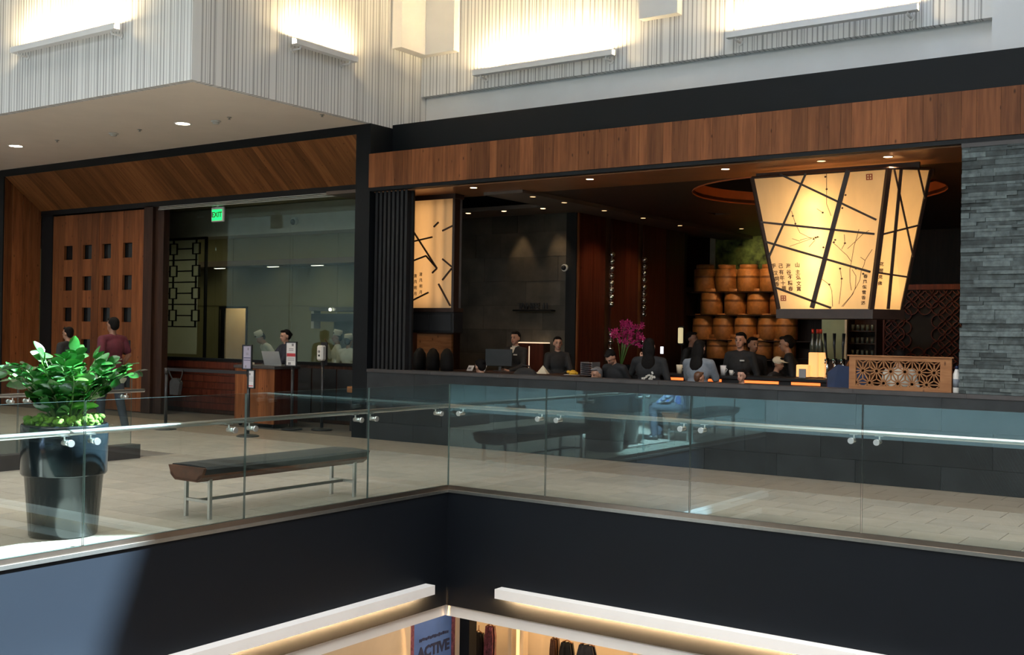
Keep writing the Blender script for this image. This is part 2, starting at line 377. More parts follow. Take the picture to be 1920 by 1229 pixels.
# --- floor slabs, tiles
b = MB()
b.box((-20, .03, -1.24), (13, 16, -.008), 0); b.box((-20, -.45, -1.24), (-4.5, .03, -.008), 0)
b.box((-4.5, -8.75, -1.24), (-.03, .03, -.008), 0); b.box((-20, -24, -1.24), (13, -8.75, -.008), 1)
floor = struct('floor', b, ['grout', 'far_paint'], label='polished beige stone tile floor of the upper mall walkway')
def scr(p):
    d = Vector(p)-CAM; z = d.dot(_F)
    return (960+FPX*d.dot(_R)/z, 614.5-FPX*d.dot(_U)/z) if z > .3 else None
cand = []
for k in range(-22, 8):
    y0, y1 = .405*k, .405*(k+1); off = 4.21 if k % 2 == 0 else 3.98
    xa, xe = (-14.5, 7.2) if k >= 0 else (-4.42, -.03)
    if k == 7: y1 = D
    n = math.floor((xa-off)/.457)
    while off+n*.457 < xe:
        x0, x1 = max(xa, off+n*.457), min(xe, off+(n+1)*.457); n += 1
        if x1-x0 < .02: continue
        q = [scr((x, y, 0)) for x, y in ((x0, y0), (x1, y0), (x1, y1), (x0, y1))]
        ar = 0
        if all(q):
            ar = abs(sum(q[i][0]*q[(i+1) % 4][1]-q[(i+1) % 4][0]*q[i][1] for i in range(4)))/2
            if not any(-10 < a < 1930 and 600 < c_ < 1229 for a, c_ in q): ar *= .01
        cand.append((ar, x0, x1, y0, y1))
cand.sort(reverse=True)
rest = MB()
for i, (ar, x0, x1, y0, y1) in enumerate(cand):
    m = 'floor_tile_taupe' if y0 > 2.0 else 'floor_tile'
    lo, hi = (x0+.0026, y0+.0022, -.02), (x1-.0026, y1-.0022, 0)
    if i < 296: piece('floor_tile', lo, hi, m, floor)
    else: rest.box(lo, hi, 1 if 'taupe' in m else 0)
tag(rest.build('floor_tile_field', ['floor_tile', 'floor_tile_taupe'], floor), kind='stuff')
# --- slab edge fascias
struct('wall_left_fascia', MB().box((-.03, -8.75, -1.266), (0, 0, -.076)).box((-4.5, -8.75, -1.266), (-4.47, -.45, -.076)), 'fascia_paint', label='dark navy painted slab edge left of the void corner, partly sunlit')
struct('wall_right_fascia', MB().box((-.03, 0, -1.266), (13, .03, -.076)), 'fascia_paint', label='dark painted slab edge right of the void corner')
struct('wall_near_fascia', MB().box((0, -8.78, -1.266), (13, -8.75, 0)), 'fascia_paint')
struct('trim_1', MB().box((-.14, -8.75, -1.391), (-.045, .045, -1.262)).box((-.045, .045, -1.391), (13, .14, -1.262)), 'white_paint', label='white trim board under the dark slab edge')
struct('trim_2', MB().box((-.03, -8.75, -.046), (.004, .03, -.002)).box((0, -.004, -.046), (13, .03, -.002)), 'bronze_trim', label='brown metal kick strip below the glass balustrade')
struct('trim_3', MB().box((-.03, -8.75, -.076), (.014, -.014, -.046)).box((0, -.014, -.076), (13, .03, -.046)), 'steel_satin', label='bright metal nosing along the slab edge')
# --- walls above
struct('wall_bulkhead_front', MB().box((-20, YB, ZB), (XB, YB+.1, 8)), 'wallpaper_x', label='white bulkhead wall papered with thin grey stripes facing the void')
struct('wall_bulkhead_side', MB().box((XB-.1, YB+.1, ZB), (XB, 4.6, 8)), 'wallpaper_y', label='side of the striped white bulkhead')
struct('ceiling_walkway', MB().box((-20, YB+.1, ZB), (XB-.1, 3.9, ZB+.06)), 'soffit_paint', label='flat beige soffit over the walkway')
struct('wall_right', MB().box((XB, 4.33, 5.345), (4.47, 4.44, 8)), 'wallpaper_x', label='white wall above the restaurant papered with grey stripes')
struct('wall_recess', MB().box((XB, 4.47, 4.6), (4.6, 4.55, 5.6)), 'white_paint', label='smooth white recessed band below the striped wall')
struct('wall_pier', MB().box((4.465, 4.2, 4.79), (13, 4.6, 8)), 'white_paint', label='plain white pier at the end of the striped wall')
struct('trim_4', MB().box((XB, 3.66, 4.2), (13, 4.55, 4.79)), 'black_frame', label='wide black fascia band above the timber fascia')
b = MB(); z1 = 5.965
b.prism([(XB, 3.62, z1), (-3.875, 3.62, z1), (-3.875, 4.19, z1), (-3.31, 4.19, z1), (-3.31, 4.33, z1), (XB, 4.33, z1)], (0, 0, 2.03))
struct('trim_5', b, 'white_paint', label='white boxed bulkhead wrapping the inner wall corner')
struct('trim_6', MB().box((-.09, 4.19, z1), (.495, 4.33, 8)), 'white_paint', label='white boxed pilaster hanging on the striped wall')
# --- enclosure (outside the frame)
b = MB(); O = [(-20, -24), (13, -24), (13, 16), (-20, 16)]; I = [(1.1, -1.84), (4.8, 2.01), (4.8, 4.2), (1.1, .36)]
for i in range(4):
    j = (i+1) % 4; p = [O[i], O[j], I[j], I[i]]; b.prism([(x, y, 8.0) for x, y in p], (0, 0, .15))
struct('ceiling', b, 'white_paint', label='white atrium roof with an open rooflight')
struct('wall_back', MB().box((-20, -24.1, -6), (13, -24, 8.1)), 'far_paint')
struct('wall_west', MB().box((-20.1, -24, -6), (-20, 16, 8.1)), 'white_paint')
struct('wall_east', MB().box((13, -24, -6), (13.1, 16, 3.4), 1).box((13, -24, 3.4), (13.1, 16, 8.1), 0), ['white_paint', 'slate_cap'])
struct('wall_north', MB().box((-20, 16, -6), (13, 16.1, 8.1)), 'black_matt')
struct('floor_lower', MB().box((-20, -24, -5.6), (13, 16, -5.5)), 'floor_tile')
# --- left storefront: black frame, splayed oak portal, doors, track
fr = struct('trim_7', MB().box((-14.08, D, 4.60), (-4.35, D+.14, ZB)).box((-14.08, D, 0), (-13.93, D+.14, 4.6)).box((-4.35, D, 0), (-4.06, 3.70, ZB)), 'black_frame', label='black metal frame around the timber entrance portal')
struct('wall_left', MB().box((-20, D+.05, 0), (-14.08, D+.2, ZB)), 'fascia_paint')
portal = thing('entrance_portal', 'splayed oak plank surround of the restaurant entrance', 'portal')
a0, a1 = Vector((0, D+.01, 4.60)), Vector((0, 3.95, 3.95))
MB().prism([(-13.93, D+.03, 4.66), (-13.93, 3.92, 4.05), (-13.93, 3.92, 4.66)], (9.57, 0, 0)).build('backing', 'black_matt', portal)
MB().box((-14.0, D+.1, 0), (-13.95, 3.95, 4.6)).build('backing', 'black_matt', portal)
pl = (a1-a0).length; nrm = Vector((0, -a1.z+a0.z, 0)); x = -13.92; k = 0
pm = {}
while x < -4.36:
    wd = min(random.choice((.13, .17, .2, .25)), -4.352-x)
    if -4.352-x-wd < .06: wd = -4.352-x
    if 1:
        o = obj('plank', unit_box('oak_splay'), portal); o.location = (x+wd/2, (a0.y+a1.y)/2+.012, (a0.z+a1.z)/2+.012+random.uniform(-.0015, .0015))
        o.scale = (wd-.003, pl, .024); o.rotation_euler = (math.atan2(a1.z-a0.z, a1.y-a0.y), 0, 0)
    x += wd
y = D+.02
for wd in (.16, .21, .14, .25):
    y1 = min(y+wd, 3.94); xo = -13.93+.09*((y+y1)/2-D)/.79
    zt = lambda q: 4.60-(q-D)*.823
    MB().prism([(xo-.02, y+.0015, 0), (xo-.02, y1-.0015, 0), (xo-.02, y1-.0015, zt(y1)), (xo-.02, y+.0015, zt(y))], (.024, 0, 0)).build('plank', 'oak_upright', portal); y = y1
trk = thing('sliding_door_track', 'silver double rail track along the head of the glass front', 'track')
MB().box((-13.84, 3.93, 3.88), (-4.36, 4.1, 3.99)).build('housing', 'black_matt', trk)
for q in range(3): MB().box((-10.0, 3.915-.012*q, 3.86-.028*q), (-4.36, 3.96, 3.872-.028*q)).build('rail', 'steel_satin', trk)
struct('trim_8', MB().box((-13.84, 3.95, 0), (-13.46, 4.3, 3.9)), 'black_matt', label='black post beside the oak doors')
struct('trim_9', MB().box((-10.465, 3.93, 0), (-10.2, 4.16, 3.9)).box((-10.2, 3.99, 0), (-9.95, 4.12, 3.9)), 'dark_wood', label='dark timber post between the oak doors and the window')
wx = [(-13.066, -12.784), (-12.434, -12.143), (-11.805, -11.523), (-11.146, -10.858)]
rows = [(3.235, 2.95), (2.612, 2.33), (1.988, 1.71), (1.36, 1.08), (.73, .45)]
for dn, (x0, x1, cols, lab) in enumerate(((-13.455, -11.90, wx[:2], 'oak plank door leaf beside the black post with small square windows'), (-11.89, -10.47, wx[2:], 'oak plank door leaf beside the dark timber post with small square windows'))):
    door = thing('door_%d' % (dn+1), lab, 'door', (x0, 3.97, 0)); tag(door, kind='structure')
    edges = [x0]+[e for c in cols for e in c]+[x1]
    for i in range(0, len(edges), 2):
        e0, e1 = edges[i], edges[i+1]; n = max(1, round((e1-e0)/.17))
        for q in range(n): piece('plank', (e0+(e1-e0)*q/n+.001, 3.97, 0.01), (e0+(e1-e0)*(q+1)/n-.001, 4.02, 3.85), 'oak_upright', door)
    for c in cols:
        zs = [3.85]+[z for r in rows for z in r]+[.01]
        for i in range(0, len(zs), 2): piece('plank', (c[0]+.001, 3.97, zs[i+1]), (c[1]-.001, 4.02, zs[i]), 'oak_upright', door)
        for z1_, z0_ in rows:
            p_ = piece('pane', (c[0], 4.035, z0_), (c[1], 4.045, z1_), 'pot_gloss', door)
struct('wall_door_back', MB().box((-13.5, 4.3, 0), (-10.5, 4.36, 4)), 'black_matt')
# --- kitchen window
kw = thing('window_1', 'large glass front of the kitchen', 'window'); tag(kw, kind='structure'); GY = 4.75
for q, (x0, x1) in enumerate(((-11.2, -9.4), (-9.39, -7.4), (-7.39, -5.06))): MB().box((x0, GY, 1.05), (x1, GY+.012, 3.88)).build('pane', 'glass_window', kw)
MB().box((-11.2, GY-.02, 1.0), (-5.06, GY+.1, 1.05)).build('window_sill', 'black_frame', kw)
b = struct('wall_kitchen_sill', MB().box((-11.2, GY, 0), (-5.06, GY+.12, 1.0)), 'dark_wood', label='low dark timber wall under the kitchen window')
for q in range(7): piece('board', (-11.2, GY-.012, .08+q*.13), (-7.4, GY, .08+q*.13+.118), 'redwood', b)
for q in range(4): piece('panel', (-7.37+q*.6, GY-.014, .06), (-6.80+q*.6, GY, .94), 'slate', b)
# --- right storefront: half wall, slate panels, oak fascia planks
hw = struct('wall_half', MB().box((-4.06, D+.012, 0), (13, D+.26, 1.0)), 'slate_cap', label='waist high dark slate wall in front of the restaurant')
for rw, (z0, z1) in enumerate(((0, .257), (.257, .64), (.64, 1.0))):
    x = -4.055-(.4 if rw % 2 else 0)
    while x < 7:
        x1 = x+.92
        if x1 > -4.0: piece('slate_panel', (max(-4.055, x)+.0015, D, z0+.0015), (x1-.0015, D+.014, z1-.0015), 'slate', hw, .01)
        x = x1
x = -4.06
while x < 7.5:
    piece('cap_stone', (x+.001, D-.012, 1.0), (x+1.22-.001, D+.28, 1.048), 'slate_cap', hw, .02); x += 1.22
of = struct('trim_10', MB().box((-4.06, D+.03, 3.76), (13, 3.7, 4.272)).box((-4.06, D-.012, 3.715), (13, D+.12, 3.762)), 'black_frame', label='oak plank fascia over the restaurant opening')
x = -4.068; cyc = (.12, .19, .155, .22, .135, .24, .17)
k = 0
while x < 7.2:
    wd = cyc[(k*3+k//4) % 7]; piece('plank', (x+.0012, D-.022+random.uniform(0, .0025), 3.766), (x+wd-.0012, D+.03, 4.274), 'oak_upright', of); x += wd; k += 1
# --- stone clad pillar of split ledger stones
pil = struct('wall_pillar', MB().box((4.41, D+.035, 1.048), (7.2, D+.5, 3.72)), 'slate_cap', label='grey green split stone clad pillar at the end of the restaurant front')
z = 1.05; cnt = 0
while z < 3.66:
    h = random.choice((.032, .04, .048, .058)); x = 4.395-random.uniform(0, .2)
    while x < 5.45:
        L = random.uniform(.14, .42)
        x0 = max(4.395, x)
        if x+L-x0 > .03:
            cnt += 1; piece('ledger_stone', (x0+.001, D+random.uniform(-.012, .012), z+.001), (x+L-.001, D+.05, z+h-.001), 'ledger', pil)
        x += L
    z += h
piece('cap_stone', (4.39, D-.01, 3.67), (7.2, D+.06, 3.72), 'slate_cap', pil)
# --- slatted black screen
ss = thing('slatted_screen', 'tall black screen of upright slats beside the black frame', 'screen', (-3.74, 3.3, 1.048))
MB().box((-.38, .05, 0), (.38, .09, 2.67)).build('backing', 'black_matt', ss)
for q in range(9): piece('slat', (-4.11+q*.083, 3.26, 1.048), (-4.11+q*.083+.046, 3.35, 3.715), 'slat_black', ss)
# --- restaurant shell
struct('wall_partition', MB().box((-5.05, 4.12, 0), (-4.95, 9, 4.4)), 'dark_wood')
b = MB(); cx, cyy, cr = 1.75, 6.15, 1.75; n = 40
rect = []
for k in range(n):   # ceiling slab with a round recess
    a = 2*math.pi*k/n; dx, dy = math.cos(a), math.sin(a); s_ = 1/max(abs(dx)/2.6, abs(dy)/2.3)
    rect.append((cx+dx*s_, cyy+dy*s_))
top = 3.72
for k in range(n):
    j = (k+1) % n; a, c_ = 2*math.pi*k/n, 2*math.pi*j/n
    b.prism([(cx+cr*math.cos(a), cyy+cr*math.sin(a), top), (*rect[k], top), (*rect[j], top), (cx+cr*math.cos(c_), cyy+cr*math.sin(c_), top)], (0, 0, .05))
b.box((cx-2.6, 3.2, top), (cx+2.6, cyy-2.3, top+.05)); b.box((cx+2.6, 3.2, top), (13, 16, top+.05)); b.box((cx-2.6, cyy+2.3, top), (cx+2.6, 16, top+.05))
b.box((-5, 3.2, top), (cx-2.6, 4.35, top+.05)); b.box((-2.55, 4.35, top), (cx-2.6, 16, top+.05)); b.box((-5, 6.05, top), (-2.55, 16, top+.05)); b.box((-5, 4.35, top+.30), (-2.55, 6.05, top+.35))
ceil2 = struct('ceiling_restaurant', b, 'ceiling_dark', label='dark brown restaurant ceiling with a round recess')
MB().lathe([(cr, 0), (cr, .2)], (cx, cyy, top-.02), 40, cap=False).build('recess_rim', 'orange_rim', ceil2)
MB().lathe([(cr+.01, .18), (cr+.01, .8), (.001, .8)], (cx, cyy, top), 40, cap=False).build('recess_drum', 'black_matt', ceil2)
MB().box((-4.06, D+.10, 3.702), (7, 4.34, 3.722)).build('copper_strip', 'copper_soffit', ceil2)
# beams round the coffer
MB().box((-2.55, 4.0, 3.66), (-1.85, 13, 3.724)).box((-5, 5.7, 3.66), (-2.55, 6.55, 3.724)).build('beam', 'ceiling_beam', ceil2)
# dark stone back wall in big blocks
bw = struct('wall_stone', MB().box((-5, 6.62, 0), (-2.55, 6.8, 4.2)), 'black_matt', label='dark brown stone block wall behind the reception')
z = 0
for rw in range(9):
    x = -4.98-(.35 if rw % 2 else 0); h = .42
    while x < -2.56:
        x1 = min(x+random.choice((.55, .7, .85)), -2.555); x0 = max(x, -4.98)
        if x1-x0 > .05: piece('stone_block', (x0+.0015, 6.6+random.uniform(0, .01), z+.0015), (x1-.0015, 6.63, min(z+h, 3.7)-.0015), 'stone_block', bw)
        x = x1
    z += h
# red timber wall running away, three panels
rwl = struct('wall_redwood', MB().box((-2.72, 6.6, 0), (-2.52, 10.8, 3.7)), 'black_matt', label='dark red timber panelled wall with beaded mirror strips')
yy = 6.62
for wd, mt in ((.04, 'oak_upright'), (.45, 'redwood'), (.42, 'redwood'), (.2, None), (.5, 'redwood'), (.5, 'redwood'), (.2, None), (.45, 'redwood'), (.45, 'redwood'), (.8, 'dark_wood')):
    if mt: piece('panel', (-2.56, yy+.003, 0), (-2.49, yy+wd-.003, 3.66), mt, rwl)
    else: piece('mirror_strip', (-2.58, yy, 0), (-2.515, yy+wd, 3.66), 'bronze_trim', rwl)
    yy += wd
struct('wall_far', MB().box((-5, 12.6, 0), (6, 12.8, 4.2)), 'dark_wood')
struct('wall_side', MB().box((6.9, 3.6, 0), (7.1, 13, 4.2)), 'dark_wood')
# --- kitchen shell
kb = MB().box((-17, 8.5, 2.1), (-5, 8.6, 4.4)).box((-17, 8.5, 0), (-13.62, 8.6, 2.1)).box((-12.72, 8.5, 0), (-5, 8.6, 2.1))
kwall = struct('wall_kitchen', kb, 'kitchen_wall', label='olive grey panelled wall inside the kitchen')
for x0 in (-16, -14.6, -12.6, -11.2, -9.8, -8.4, -7.0): piece('panel', (x0+.004, 8.485, 2.16), (x0+1.392, 8.5, 4.2), 'kitchen_wall', kwall)
for x0 in (-12.6, -11.2, -9.8, -8.4): piece('panel', (x0+.004, 8.485, .02), (x0+1.392, 8.5, 2.14), 'kitchen_wall', kwall)
struct('ceiling_kitchen', MB().box((-17, 4.76, 4.0), (-5, 8.6, 4.05)), 'kitchen_wall')
struct('trim_11', MB().box((-17, 5.4, 3.44), (-5.05, 5.9, 3.98)), 'kitchen_white', label='pale beam standing in for a reflection in the kitchen window')  # beam added in place of the bulkhead's reflection in the glass
struct('trim_12', MB().box((-17, 7.9, 3.05), (-5.05, 8.48, 3.17)), 'ceiling_beam', label='soffit shelf inside the kitchen')
struct('wall_kitchen_side', MB().box((-17.1, 4.4, 0), (-17, 8.6, 4.4)), 'kitchen_wall')
# lit doorway niche behind the kitchen
dn = struct('door_3', MB().box((-13.66, 8.47, 0), (-13.62, 8.62, 2.14)).box((-12.72, 8.47, 0), (-12.68, 8.62, 2.14)).box((-13.66, 8.47, 2.1), (-12.68, 8.62, 2.14)), 'black_frame', label='open doorway glowing yellow at the back of the kitchen')
struct('wall_corridor', MB().box((-14.6, 10.2, 0), (-11.6, 10.3, 2.6)).box((-13.62, 8.62, 0), (-13.58, 10.2, 2.6)).box((-12.7, 8.62, 0), (-12.66, 10.2, 2.6)).box((-14, 8.6, 2.5), (-12, 10.3, 2.6)), 'cream')
point('corridor_lamp', (-13.1, 9.3, 2.3), 9, (1, .8, .42), .15)
piece('storage_rack', (-13.5, 9.9, 0), (-13.3, 10.1, 1.5), 'kitchen_steel', None); tag(bpy.context.scene.objects['storage_rack'], 'dark storage rack seen through the lit kitchen doorway', 'rack')
# ================================================================ BALUSTRADES
def bracket(side):
    """glass clamp and stem carrying the rail; local x points away from the glass on the walkway side"""
    b = MB(); b.cyl((-.030, 0, 0), (-.010, 0, 0), .026, 14); b.cyl((-.012, 0, 0), (.075, 0, 0), .019, 12); b.cyl((.060, 0, 0), (.060, 0, .050), .007, 8); b.box((.045, -.035, .045), (.078, .035, .051))
    return b.mesh('bracket', 'steel')
BRK = bracket(1)
def balustrade(label, origin, along, inward, seams, rail_ends, brk, z_base=0.0, rail=True):
    t = thing('glass_balustrade', label, 'balustrade', origin)
    A = Vector(along); N = Vector(inward)
    def bx(a0, a1, n0, n1, z0, z1):
        p = [A*a0+N*n0, A*a1+N*n1]
        return (p[0].x, p[0].y, z0), (p[1].x, p[1].y, z1)
    for s0, s1 in zip(seams, seams[1:]):
        m = MB(); m.box(*bx(s0+.006, s1-.006, -.006, .006, z_base, 1.067)); me = m.mesh('glass_panel', ['glass', 'glass_edge'])
        for p in me.polygons:
            if abs(p.normal.dot(N)) < .5: p.material_index = 1
        obj('glass_panel', me, t)
    if rail:
        r0, r1 = rail_ends
        MB().tube([A*r0+N*.062+Vector((0, 0, .832)), A*r1+N*.062+Vector((0, 0, .832))], .0215, 14).build('handrail', 'steel', t)
        for s in brk:
            o = obj('bracket', BRK, t); o.location = A*s+Vector((0, 0, .762)); o.rotation_euler = (0, 0, math.atan2(N.y, N.x))
    return t
balustrade('glass balustrade with steel handrail left of the void corner beside the bench', (0, 0, 0), (0, -1, 0), (-1, 0, 0), (.0, 1.26, 2.804, 4.343, 5.885, 7.43, 8.74), (-.062, 8.74), (.158, 1.169, 1.381, 2.71, 2.933, 4.252, 4.468, 5.8, 6.0))
balustrade('glass balustrade with steel handrail right of the void corner', (0, 0, 0), (1, 0, 0), (0, 1, 0), (.0, 1.222, 2.796, 4.362, 5.93, 7.5, 9.06), (-.062, 9.06), (.139, 1.132, 1.353, 2.70, 2.907, 4.273, 4.485, 5.84, 6.05))
g = balustrade('short glass guard with steel handrail behind the planter', (-4.42, -.70, 0), (0, -1, 0), (1, 0, 0), (0, 1.5, 3.0, 4.5, 6.0), (-.13, 6), (.12, 1.4, 1.6, 2.9, 3.1), .18)
MB().box((-.09, .07, 0), (.09, -6, .17)).build('curb', 'slate_cap', g)
# ================================================================ BENCH
def bench(label, loc):
    t = thing('bench', label, 'bench', loc, math.radians(-1))
    L = 1.0
    sec = [(-.15, .335), (.15, .335), (.20, .37), (.235, .445), (.205, .447), (-.205, .447), (-.235, .445), (-.20, .37)]
    tray = MB(); tray.prism([(x, -L, z) for x, z in sec], (0, .03, 0)); tray.prism([(x, L-.03, z) for x, z in sec], (0, .03, 0)); tray.box((-.15, -L, .325), (.15, L, .345)); [tray.prism([(sx*.13, -L, .332), (sx*.158, -L, .332), (sx*.206, -L, .368), (sx*.212, -L, .388), (sx*.17, -L, .388)], (0, 2*L, 0)) for sx in (-1, 1)]; tray.build('wood_tray', 'bench_wood', t)
    cs = [(-.16, .345), (.16, .345), (.205, .375), (.235, .435), (.215, .455), (.0, .462), (-.215, .455), (-.235, .435), (-.205, .375)]
    MB().prism([(x, -L+.03, z) for x, z in cs], (0, 2*L-.06, 0)).build('cushion', 'cushion', t)
    for sy in (-1, 1):
        fy = sy*.87
        for sx in (-1, 1): MB().box((sx*.155-.014, fy-.014, 0), (sx*.155+.014, fy+.014, .385)).build('leg', 'steel', t)
        MB().box((-.17, fy-.0175, .365), (.17, fy+.0175, .39)).box((-.155, fy-.012, .305), (.155, fy+.012, .33)).build('end_rail', 'steel', t)
        MB().box((-.155, fy-.012, .135), (.155, fy+.012, .16)).build('foot_rail', 'steel', t)
    MB().box((-.012, -.87, .135), (.012, .87, .16)).build('stretcher', 'steel_satin', t)
bench('backless bench with dark grey cushion on steel legs beside the glass balustrade', (-.33, -2.14, 0))
bench('bench under the person in a striped shirt, mirrored in the right glass balustrade', (-.36, -7.0, 0))
# ================================================================ PLANTERS
LEAF = MB(); ln = 7; vs = []; fs = []
for i in range(ln):
    u = i/(ln-1); wv = .34*math.sin(math.pi*min(1, u*.93+.05))**.6; zc = -.18*u*u
    vs += [(u, -wv, zc+wv*.16), (u, 0, zc-.02), (u, wv, zc+wv*.16)]
for i in range(ln-1):
    for q in range(2): fs.append((i*3+q, i*3+q+1, (i+1)*3+q+1, (i+1)*3+q))
LEAF.add(vs, fs, 0, True); LEAFM = LEAF.mesh('leaf', 'leaf')
def pot(t):
    MB().lathe([(.235, 0), (.25, .01), (.288, .47), (.305, .47), (.315, .485), (.32, .845), (.314, .86), (.295, .86), (.29, .82), (.05, .82)], (0, 0, 0), 36).build('pot', 'pot_gloss', t)
    b = MB(); rs = random.Random(3)
    b.lathe([(.29, .82), (.24, .87), (.12, .90), (.001, .905)], (0, 0, 0), 24)
    for _ in range(240):
        a, r = rs.uniform(0, 6.283), .28*math.sqrt(rs.random()); b.ell((r*math.cos(a), r*math.sin(a), .86+rs.uniform(0, .05)), (rs.uniform(.015, .035),)*2+(rs.uniform(.012, .035),), 6, 4)
    tag(b.build('moss', 'moss', t), kind='stuff')
def zz_plant(t, seed, nstem, as_parts):
    rs = random.Random(seed); join = MB(); n_leaf = 0
    for s in range(nstem):
        a = 2*math.pi*(s*.381966+rs.uniform(-.05, .05)); rad = .15+.85*((s+.5)/nstem)**.6*rs.uniform(.85, 1.1)
        out = rad*.43; hgt = rs.uniform(.40, .60)*(1.0-.28*rad)
        base = Vector((.10*math.cos(a)*rad, .10*math.sin(a)*rad, .86)); pts = []; tw = rs.uniform(-.25, .25)
        for i in range(9):
            u = i/8; aa = a+tw*u; pts.append(base+Vector((math.cos(aa), math.sin(aa), 0))*(out*u**1.2)+Vector((0, 0, hgt*(u-.25*u**3*rad)/(1-.25*rad))))
        sm = MB().tube(pts, [.010-.006*i/8 for i in range(9)], 6)
        if as_parts: stem_o = sm.build('stem', 'stem', t)
        else: join.add(sm.v, sm.f, 1, True)
        for i in range(2, 9):
            d = (pts[min(8, i+1)]-pts[i-1]).normalized(); side = d.cross(Vector((0, 0, 1))).normalized(); upn = side.cross(d).normalized()
            for sg in ((-1, 1) if i < 8 else (-1, 1, 0)):
                if i < 4 and rs.random() < .35: continue
                dirv = (side*sg*rs.uniform(.7, 1.2)+d*(rs.uniform(.2, .9) if sg else 1.4)+upn*rs.uniform(-.5, .7)).normalized(); upr = (upn+Vector((rs.uniform(-.7, .7), rs.uniform(-.7, .7), rs.uniform(-.2, .6)))).normalized(); ly = upr.cross(dirv).normalized(); lz = dirv.cross(ly)
                sz = rs.uniform(.10, .16)*(1.0 if i < 7 else .85); M = Matrix((dirv*sz, ly*sz, lz*sz)).transposed().to_4x4(); M.translation = pts[i]+rs.uniform(-.02, .02)*d
                if as_parts and n_leaf < 300:
                    o = obj('leaf', LEAFM, stem_o); o.matrix_local = M; n_leaf += 1
                else: join.add([M @ Vector(v_) for v_ in LEAF.v], LEAF.f, 0, True)
    if join.v: tag(join.build('foliage', ['leaf', 'stem'], t), kind='stuff')
t = thing('potted_plant', 'glossy green leafy plant with moss in a tall black pot behind the glass', 'plant', (-.51, -4.17, 0)); pot(t); zz_plant(t, 11, 26, True)
t = thing('potted_plant', 'leafy plant whose leaves reach in at the left edge of the photo', 'plant', (-.85, -5.22, 0)); pot(t); zz_plant(t, 25, 20, False)
# ================================================================ WALL WASH LIGHTS, DOWNLIGHTS, SOFFIT DEVICES
def wash(label, origin, along, inward, length, bracket_ends=(.12, -.12)):
    """slim white up-light bar held off the wall on two arms; inward points to the wall"""
    t = thing('wall_wash_light', label, 'light', origin); A = Vector(along); N = Vector(inward); Z = Vector((0, 0, 1))
    def P(a, n, z): return A*a+N*n+Z*z
    pr = [(0, -.04), (.105, -.04), (.105, .052), (.092, .052), (.092, -.028), (.012, -.028), (.012, .04), (0, .04)]
    MB().prism([P(0, n, z) for n, z in pr], A*length).build('housing', 'white_paint', t)
    MB().prism([P(.06, n, z) for n, z in ((.03, .0), (.07, .0), (.07, .028), (.03, .028))], A*(length-.12)).build('lamp_tube', 'wash_tube', t)
    for a in (.12, length-.12):
        MB().tube([P(a, .05, -.03), P(a, .05, -.075), P(a, .20, -.075)], .014, 8).tube([P(a, .19, -.075), P(a, .205, -.075)], .04, 14).build('arm', 'white_paint', t)
    return t
G1 = 'wall wash light bars on the striped walls'
wash('long white light bar washing the striped bulkhead left of its corner', (-7.8, YB-.21, 5.56), (1, 0, 0), (0, 1, 0), 2.42)
wash('short white light bar on the side face of the striped bulkhead', (XB+.21, 1.42, 5.56), (0, 1, 0), (-1, 0, 0), 1.22)
wash('white light bar on the striped wall between the two white boxes', (-2.89, 4.12, 5.55), (1, 0, 0), (0, 1, 0), 2.42)
wash('white light bar on the striped wall above the big lantern, nearest the white pier', (1.23, 4.12, 5.545), (1, 0, 0), (0, 1, 0), 2.42)
def downlight(label, loc, lens='down_lens', r=.06, group=None, trim='white_paint'):
    t = thing('downlight', label, 'downlight', loc, 0, group)
    MB().lathe([(r, .004), (r, -.004), (r*1.25, -.006), (r*1.25, .002)], (0, 0, 0), 20).build('trim', trim, t)
    MB().lathe([(.001, -.003), (r, -.003)], (0, 0, 0), 20).build('lens', lens, t); return t
downlight('round recessed light in the beige soffit nearest the left edge', (-10.93, 1.61, ZB), 'down_lens_cool', .105)
downlight('round recessed light in the middle of the beige soffit', (-6.61, 1.73, ZB), 'down_lens_cool', .105)
for x_, y_ in ((-10.93, 1.61), (-6.61, 1.73)): spot('soffit_spot', (x_, y_, ZB-.03), 170, (1, .78, .5), 2.7, (x_, y_, 0), .9)
for nm, lab, cat, (px, py), r in (('smoke_detector', 'white smoke detector on the beige soffit between the two recessed lights', 'detector', (213, 250), .075), ('smoke_detector', 'white smoke detector on the beige soffit right of both recessed lights', 'detector', (405, 227), .075)):
    p = at(px, py, 'z', ZB); t = thing(nm, lab, cat, p); MB().lathe([(r, 0), (r, -.015), (r*.85, -.02)], (0, 0, 0), 20).build('base', 'plastic_white', t); MB().lathe([(r*.7, -.02), (r*.62, -.045), (.001, -.05)], (0, 0, 0), 20).build('cover', 'plastic_white', t)
for i, (px, py) in enumerate(((107, 263), (262, 243), (430, 220), (604, 215))):
    p = at(px, py, 'z', ZB); t = thing('sprinkler_head', ('small sprinkler head in the soffit near the left recessed light', 'small sprinkler head in the soffit between the smoke detectors', 'small sprinkler head beside the right smoke detector', 'sprinkler plate near the tip of the bulkhead edge')[i], 'sprinkler', p)
    MB().lathe([(.035, 0), (.035, -.006), (.012, -.008), (.010, -.03)], (0, 0, 0), 14).build('plate', 'steel_satin', t); MB().lathe([(.02, -.03), (.02, -.034)], (0, 0, 0), 12).build('deflector', 'steel_satin', t)
